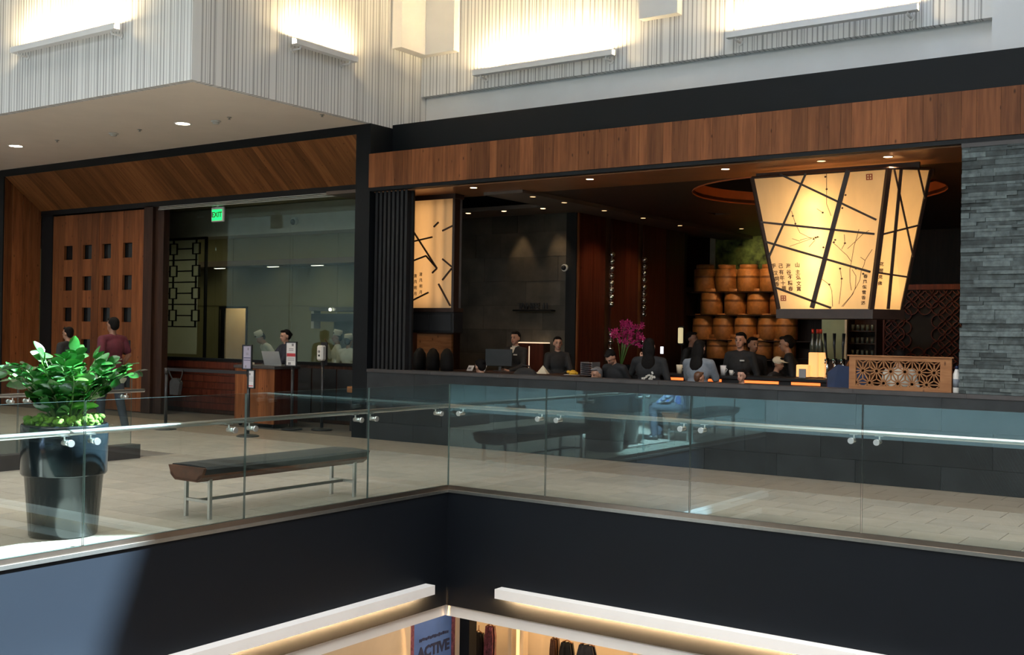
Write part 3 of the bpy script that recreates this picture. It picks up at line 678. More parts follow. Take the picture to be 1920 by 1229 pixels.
# ---- light bars under the slab edges
def slab_bar(label, origin, along, inward, length):
    t = thing('slab_light_bar', label, 'light', origin); A = Vector(along); N = Vector(inward); Z = Vector((0, 0, 1))
    P = lambda a, n, z: A*a+N*n+Z*z
    MB().prism([P(0, n, z) for n, z in ((0, 0), (.10, 0), (.10, .02), (.02, .02), (.02, .095), (0, .095))][::-1] if False else [P(0, n, z) for n, z in ((0, 0), (.088, 0), (.088, .010), (.02, .010), (.02, .083), (.124, .083), (.124, .095), (0, .095))], A*length).build('housing', 'white_paint', t)
    MB().prism([P(.12, n, z) for n, z in ((.060, .03), (.085, .03), (.085, .076), (.060, .076))], A*(length-.24)).build('lamp_tube', 'strip_warm', t)
    for a in (0, length-.012): MB().prism([P(a, n, z) for n, z in ((.02, .0), (.124, .0), (.124, .083), (.02, .083))], A*.012).build('end_cap', 'white_paint', t)
    a = .8
    while a < length:
        MB().prism([P(a, n, z) for n, z in ((.02, .04), (.125, .04), (.125, .06), (.02, .06))], A*.02).build('arm', 'steel', t); a += 2.6
slab_bar('long white light bar under the dark slab edge left of the void corner', (.125, -8.6, -1.075), (0, 1, 0), (-1, 0, 0), 8.25)
slab_bar('long white light bar under the dark slab edge right of the void corner', (.715, -.125, -1.07), (1, 0, 0), (0, 1, 0), 8.6)
# ================================================================ LANTERNS
def on_plane(px, py, P0, N):
    d = _F + _R*((px-960)/FPX) - _U*((py-614.5)/FPX)
    return CAM + d*((Vector(P0)-CAM).dot(N)/d.dot(N))
def bar(mb, p, q, wdt, dep, N, mi=0):
    d = (q-p).normalized(); s_ = d.cross(N).normalized()*(wdt/2); n = N*dep
    mb.prism([p-s_, p+s_, q+s_, q-s_], n, mi)
L1 = Vector((2.65, 4.3, 1.86))
T = [Vector(v) for v in ((1.78, 3.75, 3.60), (3.46, 3.75, 3.60), (3.853, 4.04, 3.60), (3.40, 4.85, 3.60), (1.80, 4.85, 3.60))]
Bm = [Vector(v) for v in ((2.074, 3.95, 1.97), (3.217, 3.95, 1.97), (3.474, 4.29, 1.97), (3.12, 4.7, 1.97), (2.09, 4.7, 1.97))]
lan = thing('hanging_lantern', 'big glowing tapered paper lantern with crooked dark muntins over the restaurant opening', 'lantern', L1)
def off(vs): return [v-L1 for v in vs]
NF = []; PPS = []
for i in range(5):
    j = (i+1) % 5; q = off([T[i], T[j], Bm[j], Bm[i]]); n = (q[1]-q[0]).cross(q[3]-q[0]).normalized()
    cen = sum(q, Vector())/4; n = n if n.dot(cen-Vector((0, 0, cen.z))) > 0 else -n; NF.append(n)
    PP = MB().add(q, [(0, 1, 2, 3)]).build('paper_panel', 'lantern_paper', lan); PPS.append(PP)
for i, wd in enumerate((.055, .075, .05, .05, .05)): MB().tube([T[i]-L1, Bm[i]-L1], wd/2, 4, smooth=False).build('corner_post', 'lantern_frame', lan)
rim = MB(); lo = [v+Vector((0, 0, -.115)) for v in Bm]; gr = lambda v, k: L1+Vector(((v.x-L1.x)*k, (v.y-L1.y)*k, v.z-L1.z))
rim.prism([gr(v, 1.045)-L1+Vector((0, 0, -.115)) for v in Bm], (0, 0, .115)); rim.build('base_rim', 'lantern_frame', lan)
tr = MB()
for i in range(5): tr.tube([T[i]-L1, T[(i+1) % 5]-L1], .016, 4, smooth=False)
tr.build('top_rim', 'lantern_frame', lan)
for w_, a_, c_ in ((.022, (1463, 327), (1643.5, 412.3)), (.022, (1512, 324.4), (1441.3, 484.3)), (.024, (1426.6, 416.7), (1640, 439)), (.024, (1435, 453.3), (1632.5, 510)), (.024, (1451, 538), (1558.5, 577.6)), (.055, (1590.7, 319), (1523, 577.6))):
    m = MB(); bar(m, on_plane(*a_, T[0], NF[0])-L1, on_plane(*c_, T[0], NF[0])-L1, w_, .02, NF[0]); m.build('muntin', 'lantern_frame', lan)
for w_, a_, c_ in ((.018, (1676.4, 318.3), (1711.8, 482)), (.034, (1689, 318), (1664.7, 579.5)), (.018, (1721.6, 318.3), (1734.3, 373)), (.02, (1650.8, 440.4), (1724, 422)), (.02, (1643, 511), (1702, 519.7))):
    m = MB(); bar(m, on_plane(*a_, T[1], NF[1])-L1, on_plane(*c_, T[1], NF[1])-L1, w_, .02, NF[1]); m.build('muntin', 'lantern_frame', lan)
br = MB()
Z4 = lambda x, y: (1500+x/8.19, 430+y/8.19)
Z2 = lambda x, y: (1390+x/4.096, 300+y/4.096)
def stroke(pts, wd, f=Z4):
    P = [on_plane(*f(*p), T[0], NF[0])-L1 for p in pts]
    for a, c_ in zip(P, P[1:]): bar(br, a, c_, wd, .003, NF[0])
for s_ in (((640, 1190), (790, 1020), (880, 860), (920, 780), (940, 640), (980, 560), (1000, 480), (930, 430)), ((660, 1190), (810, 1000), (850, 900), (860, 720), (800, 620)), ((790, 940), (770, 820), (765, 620), (790, 500), (830, 260), (880, 100), (905, 0)), ((730, 300), (850, 190), (960, 80), (1060, 20)), ((790, 500), (720, 400), (640, 330), (570, 260), (500, 200)), ((1000, 480), (1050, 400), (1110, 310)), ((500, 1190), (490, 950), (450, 850), (340, 770)), ((600, 1150), (630, 900), (640, 760), (615, 600)), ((0, 170), (100, 140), (200, 130), (300, 120)), ((140, 270), (230, 170)), ((680, 80), (690, 215), (640, 310))): stroke(s_, .0055)
for s_ in (((385, 390), (415, 490), (450, 560), (540, 605), (370, 665)), ((655, 90), (655, 265), (655, 340), (690, 430)), ((580, 375), (625, 405)), ((390, 605), (450, 625))): stroke(s_, .005, Z2)
for x, y in ((540, 165), (690, 215), (615, 605), (640, 760), (450, 850), (970, 685), (860, 605), (240, 130), (210, 150), (270, 120), (360, 280), (520, 200)): br.ell(on_plane(*Z4(x, y), T[0], NF[0])-L1, (.014, .004, .012), 8, 5)
for x, y in ((625, 405), (415, 490), (645, 130), (655, 225), (395, 430), (800, 270), (775, 370)): br.ell(on_plane(*Z2(x, y), T[0], NF[0])-L1, (.013, .004, .012), 8, 5)
tag(br.build('branch_drawing', 'ink', PPS[0]), kind='stuff')
def glyph(ch, px, py, size, P0, N, mat='ink'):
    me = text_mesh(ch, size, mat, 'glyph', .001, .0012)
    o = obj('calligraphy_glyph', me, PPS[0] if P0 is T[0] else PPS[1]); X = Vector((-N.y, N.x, 0)).normalized(); X = -X if X.dot(_R) < 0 else X; Y = N.cross(X); Y = -Y if Y.z < 0 else Y
    M = Matrix((X, Y, N)).transposed().to_4x4(); M.translation = on_plane(px, py, P0, N)-L1+N*.004; o.matrix_local = M
for col, chars in ((((840, 310), (850, 460), (860, 570), (870, 700), (870, 810)), '山主弘文賞'), (((650, 330), (660, 460), (690, 560), (690, 690), (700, 810)), '海谷不精春'), (((490, 330), (505, 460), (520, 580), (540, 690), (560, 800)), '己有年十華'), (((345, 330), (380, 480), (410, 600), (410, 710)), '乎汉詞香')):
    for (x, y), ch in zip(col, chars): glyph(ch, 1420+x/11.17, 470+y/11.17, .062, T[0], NF[0])
for k, ch in enumerate('春風似雪香滿'): glyph(ch, 1623-k*.9, 519+k*10, .05, T[0], NF[0])
for k, ch in enumerate('花開見佛'): glyph(ch, 1653-k*1.1, 496+k*12, .05, T[1], NF[1])
for px, py, s_ in ((1468.8, 559.5, .068), (1630, 332, .072)):
    c_ = on_plane(px, py, T[0], NF[0])-L1; X = Vector((1, 0, 0)); Y = NF[0].cross(X); m = MB()
    for u in (-1, 0, 1): bar(m, c_-Y*s_/2+X*u*s_*.42, c_+Y*s_/2+X*u*s_*.42, s_*.2, .003, NF[0]); bar(m, c_-X*s_/2+Y*u*s_*.42, c_+X*s_/2+Y*u*s_*.42, s_*.16, .003, NF[0])
    m.build('seal_mark', 'seal_red', PPS[0])
MB().box((-.9, -.35, 1.74), (1.1, -.31, 1.82)).box((-.9, .3, 1.74), (1.1, .34, 1.82)).build('hanger', 'lantern_frame', lan)
for z_ in (2.2, 2.55, 2.9, 3.25): point('lantern_bulb', (2.56, 4.15-.12*(z_-1.97), z_), 5.5, (1, .60, .24), .10)
for z_ in (2.35, 3.1):
    for x_ in (2.35, 3.0): point('lantern_bulb', (x_, 4.50, z_), 3.6, (1, .54, .19), .08)
for z_ in (2.3, 2.9, 3.4): point('lantern_bulb', (3.27+.10*(z_-2.3), 4.30, z_), 1.7, (1, .58, .22), .08)
# small lantern by the slatted screen
L2 = Vector((-3.44, 3.99, 1.98)); ln2 = thing('small_lantern', 'narrow upright paper lantern with crossing dark sticks beside the slatted screen', 'lantern', L2)
T2 = [Vector(v) for v in ((-3.87, 3.9, 3.63), (-3.03, 3.9, 3.63), (-3.03, 4.08, 3.63), (-3.87, 4.08, 3.63))]; B2 = [Vector((v.x, v.y, 1.98)) for v in T2]
N2 = Vector((0, -1, 0))
for i in range(4):
    j = (i+1) % 4; q = [T2[i]-L2, T2[j]-L2, B2[j]-L2, B2[i]-L2]; n = (q[1]-q[0]).cross(q[3]-q[0]).normalized(); cen = sum(q, Vector())/4; n = n if n.dot(Vector((cen.x, cen.y, 0))) > 0 else -n
    MB().add(q, [(0, 1, 2, 3)]).build('paper_panel' if i == 0 else 'side_panel', 'lantern_paper' if i == 0 else 'lantern_frame', ln2)
    MB().tube([T2[i]-L2+Vector((0, 0, .02)), B2[i]-L2-Vector((0, 0, .04))], .022, 4, smooth=False).build('corner_post', 'lantern_frame', ln2)
MB().box((-.46, -.12, -.06), (.46, .12, 0)).build('base_rim', 'lantern_frame', ln2); MB().box((-.45, -.11, 1.65), (.45, .11, 1.72)).build('top_rim', 'lantern_frame', ln2)
Z7 = lambda x, y: (760+x/3.415, 360+y/3.415)
for a_, c_ in (((45, 240), (205, 490)), ((45, 320), (175, 290)), ((45, 445), (135, 410)), ((40, 700), (150, 645)), ((240, 250), (310, 215)), ((185, 225), (215, 195)), ((205, 490), (175, 520)), ((240, 430), (300, 480)), ((300, 490), (240, 565)), ((215, 590), (290, 730)), ((135, 410), (205, 490))):
    m = MB(); bar(m, on_plane(*Z7(*a_), T2[0], N2)-L2, on_plane(*Z7(*c_), T2[0], N2)-L2, .022, .02, N2); m.build('muntin', 'lantern_frame', ln2)
for x_ in (.02, .22): MB().box((x_, -.03, .0), (x_+.06, .0, 1.65)).build('inner_post', 'lantern_frame', ln2)
for k, ch in enumerate('清風明月'):
    me = text_mesh(ch, .06, 'ink', 'glyph', .001, .001); o = obj('calligraphy_glyph', me, ln2); o.rotation_euler = (math.pi/2, 0, 0); o.location = on_plane(*Z7(100, 530+k*38), T2[0], N2)-L2+N2*.004
    o2 = obj('calligraphy_glyph', me, ln2); o2.rotation_euler = (math.pi/2, 0, 0); o2.location = on_plane(*Z7(65, 540+k*38), T2[0], N2)-L2+N2*.004
area('small_lantern_bulb', (-3.45, 4.06, 2.8), (.78, 1.6), 5.0, (1, .55, .24), (-math.pi/2, 0, 0))
# ================================================================ RESTAURANT LIGHTS
g2 = 'downlights in the timber soffit behind the fascia'
for (px, py), lab in (((888, 352), 'downlight in the front soffit above the small lantern'), ((1106, 336), 'downlight in the front soffit above the reception'), ((1360, 317), 'downlight in the front soffit left of the big lantern'), ((1665, 294), 'downlight in the front soffit above the right corner of the big lantern'), ((1540, 302), 'dim downlight in the front soffit above the middle of the big lantern')):
    p = at(px, py, 'z', 3.70); downlight(lab, p, 'down_lens' if px != 1540 else 'down_lens_dim', .05, None, 'bronze_trim')
for (px, py), lens, lab in (((878, 400), 'down_lens', 'warm downlight on the rear beam nearest the small lantern'), ((945, 396), 'down_lens', 'warm downlight on the rear beam in the middle'), ((1018, 391), 'down_lens', 'warm downlight on the rear beam nearest the red wall'), ((999, 369), 'down_lens_dim', 'dim downlight on the side beam nearest the front'), ((1058, 380), 'down_lens_dim', 'dim downlight on the side beam by the beam corner'), ((1133, 395), 'down_lens_dim', 'dim downlight on the side beam above the first mirror strip'), ((1206, 409), 'down_lens_dim', 'dim downlight on the side beam above the second mirror strip'), ((1275, 423), 'down_lens_dim', 'dim downlight at the far end of the side beam'), ((1390, 429), 'down_lens_dim', 'faint downlight above the basket stacks')):
    downlight(lab, at(px, py, 'z', 3.66 if px != 1390 else 3.72), lens, .042, None, 'bronze_trim')
W = (1, .66, .36)
for i, (px, ty) in enumerate(((960, 6.6), (1031, 6.6))):
    p = at(px, 425, 'y', 6.28); spot('wall_spot', (p.x, 6.40, 3.62), 26, (1, .70, .38), 1.0, (p.x, 6.56, 1.5), .8)
for x_ in (-4.1, -1.9): spot('reception_spot', (x_, 5.0, 3.62), 48, W, 1.7, (x_, 5.2, 0), .9)
for x_ in (-.4, 1.5, 3.5): spot('dining_spot', (x_, 3.75, 3.68), 12, W, 1.6, (x_, 4.1, 0), .9)
spot('red_wall_spot', (-1.75, 7.1, 3.6), 40, (1, .62, .35), 1.6, (-2.5, 7.1, 1.2), .9); spot('red_wall_spot', (-1.7, 8.4, 3.6), 26, (1, .62, .35), 1.6, (-2.5, 8.3, 1.2), .9)
spot('basket_spot', (-.9, 9.8, 3.65), 75, (1, .66, .32), 1.3, (-1.3, 11.4, 2.1), .8); spot('painting_spot', (-1.7, 11.6, 3.68), 13, (1, .85, .5), 1.7, (-1.5, 12.5, 3.0), .8)
point('recess_glow', (1.75, 6.15, 3.80), 5.0, (1, .42, .14), .3); spot('lattice_spot', (2.9, 6.9, 3.6), 60, W, 1.5, (3.0, 8.2, 1.6), .8)
# ================================================================ RECEPTION
t = thing('reception_counter', 'dark reception counter behind the half wall', 'counter', (-2.9, 5.2, 0)); MB().box((-1.05, -.3, 0), (1.5, .3, .96)).build('body', 'dark_wood', t); MB().bev((-1.1, -.34, .96), (1.55, .34, 1.0), .01).build('worktop', 'dark_wood', t)
CT = 1.0
def pc(px, Y=5.1): return at(px, 690, 'y', Y).x
t = thing('monitor', 'black computer monitor on the reception counter', 'monitor', (pc(928, 5.25), 5.25, CT), .5); MB().bev((-.02, -.1, 0), (.18, .1, .012), .004).build('stand_base', 'plastic_black', t); MB().box((.06, .0, .01), (.1, .03, .2)).build('stand_neck', 'plastic_black', t); MB().bev((-.16, -.03, .08), (.28, .0, .36), .008).build('screen', 'plastic_black', t)
for nm, px, py, lab, w_, h_, Y in (('menu_card', 880, 687, 'small white framed card leaning on the counter nearest the small lantern', .11, .085, 5.0), ('ticket_holder', 906, 675, 'small upright white ticket on the counter beside the monitor', .06, .09, 5.05)):
    p = at(px, py, 'y', Y); t = thing(nm, lab, 'card', (p.x, Y, CT)); MB().prism([(-w_/2, 0, 0), (w_/2, 0, 0), (w_/2+.02, .03, h_), (-w_/2+.02, .03, h_)], (0, .008, 0)).build('card', 'paper_white', t); MB().prism([(-w_/4, -.002, h_*.3), (w_/4, -.002, h_*.3), (w_/4+.01, .008, h_*.65), (-w_/4+.01, .008, h_*.65)], (0, .003, 0)).build('print', 'print_grey', t)
    MB().box((-w_/2, .01, 0), (w_/2, .06, .01)).build('foot', 'plastic_black', t)
p = at(1018, 692, 'y', 5.0); t = thing('folded_napkin', 'folded cream napkin standing on the reception counter', 'napkin', (p.x, 5.0, CT)); MB().add([(-.09, -.05, 0), (.09, -.05, 0), (.09, .05, 0), (-.09, .05, 0), (0, 0, .13), (.03, 0, .10)], [(0, 1, 4), (1, 2, 5, 4), (2, 3, 4, 5), (3, 0, 4), (0, 3, 2, 1)]).build('cloth', 'linen', t); MB().prism([(-.10, -.055, .001), (.10, -.055, .001), (.10, -.05, .03), (-.10, -.05, .015)], (0, .008, 0)).build('hem', 'linen', t)
p = at(1072, 692, 'y', 4.95); t = thing('yellow_cloth', 'crumpled yellow cloth on the reception counter', 'cloth', (p.x, 4.95, CT)); m = MB(); rs = random.Random(5)
for k in range(7): m.ell((rs.uniform(-.05, .05), rs.uniform(-.03, .03), .02+rs.uniform(0, .03)), (rs.uniform(.03, .055), .03, rs.uniform(.02, .04)), 8, 6)
m.build('cloth', 'yellow_cloth', t); MB().box((-.11, -.05, 0), (.11, .05, .006)).build('tray', 'plastic_white', t)
p = at(1107, 676, 'y', 5.2); t = thing('filing_tray', 'grey stacked filing trays at the end of the reception counter', 'tray', (p.x, 5.2, CT))
for k in range(7): MB().box((-.1, -.12, k*.03), (.1, .12, k*.03+.006)).build('shelf', 'print_grey', t)
for sx in (-.1, .094): MB().box((sx, -.12, 0), (sx+.006, .12, .2)).build('side', 'print_grey', t)
# sign shelf on the stone wall: dark raised letters, too small to read
p = at(1002, 576, 'y', 6.55); t = thing('wall_sign', 'dark sign with raised letters on a small shelf on the stone wall', 'sign', (p.x, 6.6, p.z)); MB().bev((-.40, -.14, -.075), (.40, 0, -.045), .01).build('shelf', 'black_frame', t)
for k, sh in enumerate('TAIHSEE II'):
    if sh != ' ': m = obj('letter', text_mesh(sh, .15, 'plastic_black', 'letter', .01, .002), t); m.rotation_euler = (math.pi/2, 0, 0); m.location = (-.28+k*.062, -.08, .01)
p = at(1054, 502, 'y', 6.5); t = thing('dome_camera', 'small black and white security camera on the stone wall', 'camera', (p.x, 6.56, p.z)); MB().cyl((0, .05, 0), (0, 0, 0), .06, 16).build('base', 'plastic_white', t); MB().ell((0, -.01, 0), (.045, .05, .045), 12, 8).build('dome', 'plastic_black', t)
a_, c_ = at(978, 640, 'y', 6.57), at(1030, 640, 'y', 6.57); t = thing('sideboard', 'red brown sideboard with bright edged doors against the stone wall', 'cabinet', ((a_.x+c_.x)/2, 6.4, 0)); w_ = (c_.x-a_.x)/2
for sx in (-1, 1): MB().box((min(0, sx*w_)+.008, -.01, .05), (max(0, sx*w_)-.008, .02, 1.44)).build('door', 'redwood', t)
MB().box((-w_, 0, 0), (w_, .19, 1.45)).build('body', 'dark_wood', t); MB().box((-w_, -.03, 1.45), (w_, .19, 1.468)).build('top_edge', 'edge_glow', t); MB().box((-.006, -.02, 1.0), (.006, -.01, 1.4)).build('door_gap_light', 'edge_glow', t)
# dark cabinet under the small lantern with three chair backs behind
t = thing('lantern_cabinet', 'black cabinet hanging under the small lantern', 'cabinet', (-3.44, 3.99, 1.6)); MB().bev((-.46, -.12, 0), (.46, .12, .32), .01).build('body', 'black_matt', t); MB().box((-.42, -.13, .04), (-.01, -.12, .28)).box((.01, -.13, .04), (.42, -.12, .28)).build('door', 'plastic_black', t)
xa, xb = at(772, 665, 'y', 5.4).x, at(846, 665, 'y', 5.4).x
t = thing('timber_panel', 'pale timber panel glimpsed below the black cabinet', 'panel', (xa, 5.4, 0)); MB().box((0, 0, .6), (xb-xa, .05, 1.58)).build('panel', 'oak_joinery', t); MB().box((-.02, -.01, 1.58), (xb-xa+.02, .06, 1.62)).build('rail', 'dark_wood', t); MB().box((0, 0, 0), (.04, .05, .6)).box((xb-xa-.04, 0, 0), (xb-xa, .05, .6)).build('post', 'dark_wood', t)
spot('panel_spot', (xa+.4, 4.9, 3.3), 26, W, .6, (xa+.35, 5.4, 1.4), .8)
for k, px in enumerate((787, 812, 838)):
    p = at(px, 665, 'y', 4.62); t = thing('chair', ('rounded black chair back below the small lantern nearest the slats', 'rounded black chair back below the middle of the small lantern', 'rounded black chair back below the small lantern nearest the reception')[k], 'chair', (p.x, 4.62, 0))
    MB().lathe([(.10, .95), (.115, 1.1), (.10, 1.26), (.05, 1.34), (.001, 1.36)], (0, 0, 0), 18).build('backrest', 'black_matt', t); MB().bev((-.2, -.2, .45), (.2, .2, .52), .02).build('seat', 'black_matt', t); MB().box((-.03, -.02, .5), (.03, .02, 1.0)).build('back_post', 'black_matt', t)
    for sx in (-1, 1):
        for sy in (-1, 1): MB().tube([(sx*.17, sy*.17, 0), (sx*.16, sy*.16, .46)], .015, 6).build('leg', 'black_matt', t)
# strings of beads in front of the mirror strips
for k, (y_, zs) in enumerate(((7.63, (3.02, 2.12, 1.62, 1.0)), (8.83, (3.0, 1.9, 1.5, 1.0)))):
    t = thing('bead_curtain', ('string of glass beads before the first mirror strip of the red wall', 'string of glass beads before the second mirror strip of the red wall')[k], 'beads', (-2.42, y_, 0)); MB().cyl((0, 0, 1.0), (0, 0, 3.66), .003, 5).build('cord', 'chrome', t)
    z_ = zs[0]; n_ = 0
    me = MB().ell((0, 0, 0), (.055, .055, .055), 12, 8).mesh('bead', 'chrome')
    while z_ > zs[1]: o = obj('bead', me, t, (0, 0, z_)); z_ -= .125
    z_ = zs[2]
    while z_ > zs[3]: o = obj('bead', me, t, (0, 0, z_)); z_ -= .125
# orchid arrangement
p = at(1165, 650, 'y', 6.2); t = thing('orchid_arrangement', 'magenta orchids in a dark vase in front of the red timber wall', 'flowers', (p.x, 6.2, 0)); MB().lathe([(.16, 0), (.2, .4), (.24, .9), (.20, 1.12), (.14, 1.15)], (0, 0, 0), 20).build('vase', 'pot_gloss', t)
rs = random.Random(8); PET = MB()
for k in range(5):
    a = 2*math.pi*k/5; PET.add([(0, 0, 0), (.03*math.cos(a-.45), .03*math.sin(a-.45), .012), (.05*math.cos(a), .05*math.sin(a), .005), (.03*math.cos(a+.45), .03*math.sin(a+.45), .012)], [(0, 1, 2, 3)])
PM = PET.mesh('blossom', 'orchid')
for s_ in range(9):
    a = rs.uniform(-.3, 3.5); o_ = rs.uniform(.1, .34); tip = Vector((o_*math.cos(a), o_*math.sin(a)*.6, 1.5+rs.uniform(0, .3))); MB().tube([(0, 0, 1.1), (tip.x*.4, tip.y*.4, 1.45), tip], .006, 5).build('stem', 'stem', t)
    for q in range(9): o = obj('blossom', PM, t, tip+Vector((rs.uniform(-.08, .08), rs.uniform(-.08, .08), rs.uniform(-.14, .09)))); o.rotation_euler = (rs.uniform(.8, 2.2), rs.uniform(-.5, .5), rs.uniform(-1.5, 1.5)); o.scale = (rs.uniform(.8, 1.3),)*3
# ================================================================ BASKETS, PAINTING, FAR DETAILS
YBK = 11.3
def basket(lab, px, py, wpx, hpx, lid):
    p = at(px, py+hpx/2, 'y', YBK); s_ = (CAM-p).length/FPX; r = wpx*s_/2; h = hpx*s_
    t = thing('steamer_basket', lab, 'basket', (p.x, YBK+random.uniform(-.03, .03), p.z), random.uniform(0, 3), 'bamboo steamer baskets stacked as a wall')
    dr = MB().lathe([(r*.93, 0), (r, .012), (r, h*.55), (r*.985, h*.56), (r*.985, h*.82), (r*.95, h*.83), (r*.9, h*.84)], (0, 0, 0), 26).build('drum', 'bamboo', t)
    MB().lathe([(r*1.012, h*.50), (r*1.012, h*.58)], (0, 0, 0), 26, cap=False).build('band', 'bamboo_dark', dr)
    MB().lathe([(r*.80, h*.83), (r*.80, h*1.0), (r*.72, h*1.005), (.001, h*1.01)], (0, 0, 0), 26).build('lid', 'bamboo', t)
rown = ('topmost row', 'second row from the top', 'third row from the top', 'lowest row')
for rw, (py, hp, xs) in enumerate(((523, 50, (1322, 1361, 1404, 1446)), (567, 48, (1335, 1378, 1421, 1464)), (614, 48, (1318, 1357, 1399, 1441, 1474)), (651, 44, (1345, 1385, 1428, 1470)))):
    for k, px in enumerate(xs): basket('bamboo steamer basket, %s of the stack, %s from the red wall' % (rown[rw], ('first', 'second', 'third', 'fourth', 'fifth')[k]), px, py, 41, hp, True)
t = thing('basket_shelf', 'dark shelf frame carrying the steamer baskets', 'shelf', (-1.2, 11.35, 0))
for py in (548, 591, 638, 673):
    z_ = at(1390, py, 'y', 11.3).z; MB().box((-1.5, -.28, z_-.02), (1.6, .3, z_-.002)).build('shelf', 'dark_wood', t)
for x_ in (-1.5, 1.58): MB().box((x_, -.28, 0), (x_+.02, .3, 2.6)).build('upright', 'dark_wood', t)
MB().box((-1.48, .3, 0), (1.58, .32, 2.5)).build('back', 'dark_wood', t)
a_, c_ = at(1342, 440, 'y', 12.5), at(1465, 530, 'y', 12.5); t = thing('leaf_mural', 'mural of green bamboo leaves above the steamer baskets', 'painting', (a_.x, 12.5, c_.z)); MB().box((0, 0, 0), (c_.x-a_.x, .05, a_.z-c_.z)).build('panel', 'painting_leaves', t); MB().box((-.12, -.02, 0), (0, .06, a_.z-c_.z)).build('side_frame', 'linen', t)
p = at(1276, 630, 'y', 9.4); t = thing('wall_lamp', 'upright glowing wall lamp beside the red timber wall', 'lamp', (p.x, 9.4, p.z-.14)); MB().bev((-.045, -.03, 0), (.045, .03, .29), .02).build('shade', 'floor_lamp_glow', t); MB().box((-.05, .03, -.03), (.05, .05, .32)).build('backplate', 'black_matt', t)
MB().box((-.01, .05, -.9), (.01, .07, .0)).build('rod', 'black_matt', t)
# lattice partition of overlapping circles
LX0, LX1, LY = at(1650, 600, 'y', 8.2).x, at(1800, 600, 'y', 8.2).x+.15, 8.2; t = thing('lattice_partition', 'dark timber partition with a pattern of overlapping circles behind the carved planter screen', 'screen', (LX0, LY, 0)); W_ = LX1-LX0; H0, H1 = .9, at(1790, 533, 'y', LY).z
MB().box((0, 0, 0), (W_, .06, H0)).box((0, 0, H1-.08), (W_, .06, H1)).box((0, 0, H0), (.07, .06, H1)).box((W_-.03, 0, H0), (W_, .06, H1)).build('frame', 'redwood', t)
MB().box((.07, .05, H0), (W_, .055, H1)).build('backing', 'black_matt', t)
m = MB(); st = .20; ring = [(math.cos(2*math.pi*k/16), math.sin(2*math.pi*k/16)) for k in range(16)]
nx, nz = int(W_/st)+1, int((H1-H0)/st)+1
for i in range(nx*2):
    for j in range(nz*2):
        if (i+j) % 2: continue
        cx_, cz_ = .07+i*st/2*1.0, H0+j*st/2
        if .45 < cx_ < .8 and H0+.55 < cz_ < H1-.4: continue
        for k in range(16):
            a, c2 = ring[k], ring[(k+1) % 16]; R0, R1 = st*.5-.008, st*.5+.008
            P_ = [(cx_+a[0]*R0, 0.01, cz_+a[1]*R0), (cx_+a[0]*R1, .01, cz_+a[1]*R1), (cx_+c2[0]*R1, .01, cz_+c2[1]*R1), (cx_+c2[0]*R0, .01, cz_+c2[1]*R0)]
            if all(.05 < q[0] < W_-.02 and H0 < q[2] < H1-.07 for q in P_): m.prism(P_, (0, .035, 0))
m.build('lattice', 'redwood', t)
# carved asanoha screen on the half wall
SX0, SX1, SZ0, SZ1, SY = 3.182, 4.295, 1.048, 1.42, 3.3; t = thing('carved_screen', 'oak planter screen with carved star pattern standing on the slate wall beside the stone pillar', 'screen', (SX0, SY, SZ0)); w_, h_ = SX1-SX0, SZ1-SZ0
MB().box((0, -.02, 0), (w_, .02, .045)).box((0, -.02, h_-.045), (w_, .02, h_)).box((0, -.02, .045), (.075, .02, h_-.045)).box((w_-.12, -.02, .045), (w_, .02, h_-.045)).build('frame', 'oak_joinery', t); MB().box((-.02, -.035, h_), (w_+.02, .035, h_+.012)).build('cap', 'oak_joinery', t)
m = MB(); s_ = .155; x0_, x1_, z0_, z1_ = .075, w_-.12, .045, h_-.045; N3 = Vector((0, -1, 0))
def clip_bar(p, q):
    p = Vector(p); q = Vector(q); t0, t1 = 0, 1
    for ax, lo_, hi_ in ((0, x0_, x1_), (2, z0_, z1_)):
        d = q[ax]-p[ax]
        if abs(d) < 1e-6:
            if not lo_ <= p[ax] <= hi_: return
            continue
        u, v_ = (lo_-p[ax])/d, (hi_-p[ax])/d; t0, t1 = max(t0, min(u, v_)), min(t1, max(u, v_))
    if t1-t0 > .02: bar(m, p+(q-p)*t0, p+(q-p)*t1, .0125, .02, N3)
for i in range(-1, 8):
    for j in range(-1, 4):
        c_ = Vector((x0_+i*s_*1.5+(0), .01, z0_+.03+j*s_*1.732+(s_*.866 if i % 2 else 0)))
        V = [c_+Vector((s_*math.cos(a), 0, s_*math.sin(a))) for a in [k*math.pi/3 for k in range(6)]]
        for k in range(6):
            clip_bar(c_, V[k]); g_ = (c_+V[k]+V[(k+1) % 6])/3
            clip_bar(c_, g_); clip_bar(V[k], g_); clip_bar(V[(k+1) % 6], g_); clip_bar(V[k], V[(k+1) % 6]) if k < 3 else None
m.build('star_fretwork', 'oak_joinery', t)
p = at(1787, 715, 'y', 3.31); t = thing('water_bottle', 'slim pale bottle between the carved screen and the stone pillar', 'bottle', (4.342, 3.30, 1.048)); MB().lathe([(.034, 0), (.036, .01), (.036, .20), (.022, .24), (.015, .26)], (0, 0, 0), 16).build('body', 'plastic_white', t); MB().lathe([(.018, .26), (.018, .29), (.001, .29)], (0, 0, 0), 12).build('cap', 'blue_chair', t)
MB().lathe([(.0368, .06), (.0368, .15)], (0, 0, 0), 16).build('wrap', 'cloth_grey', t)
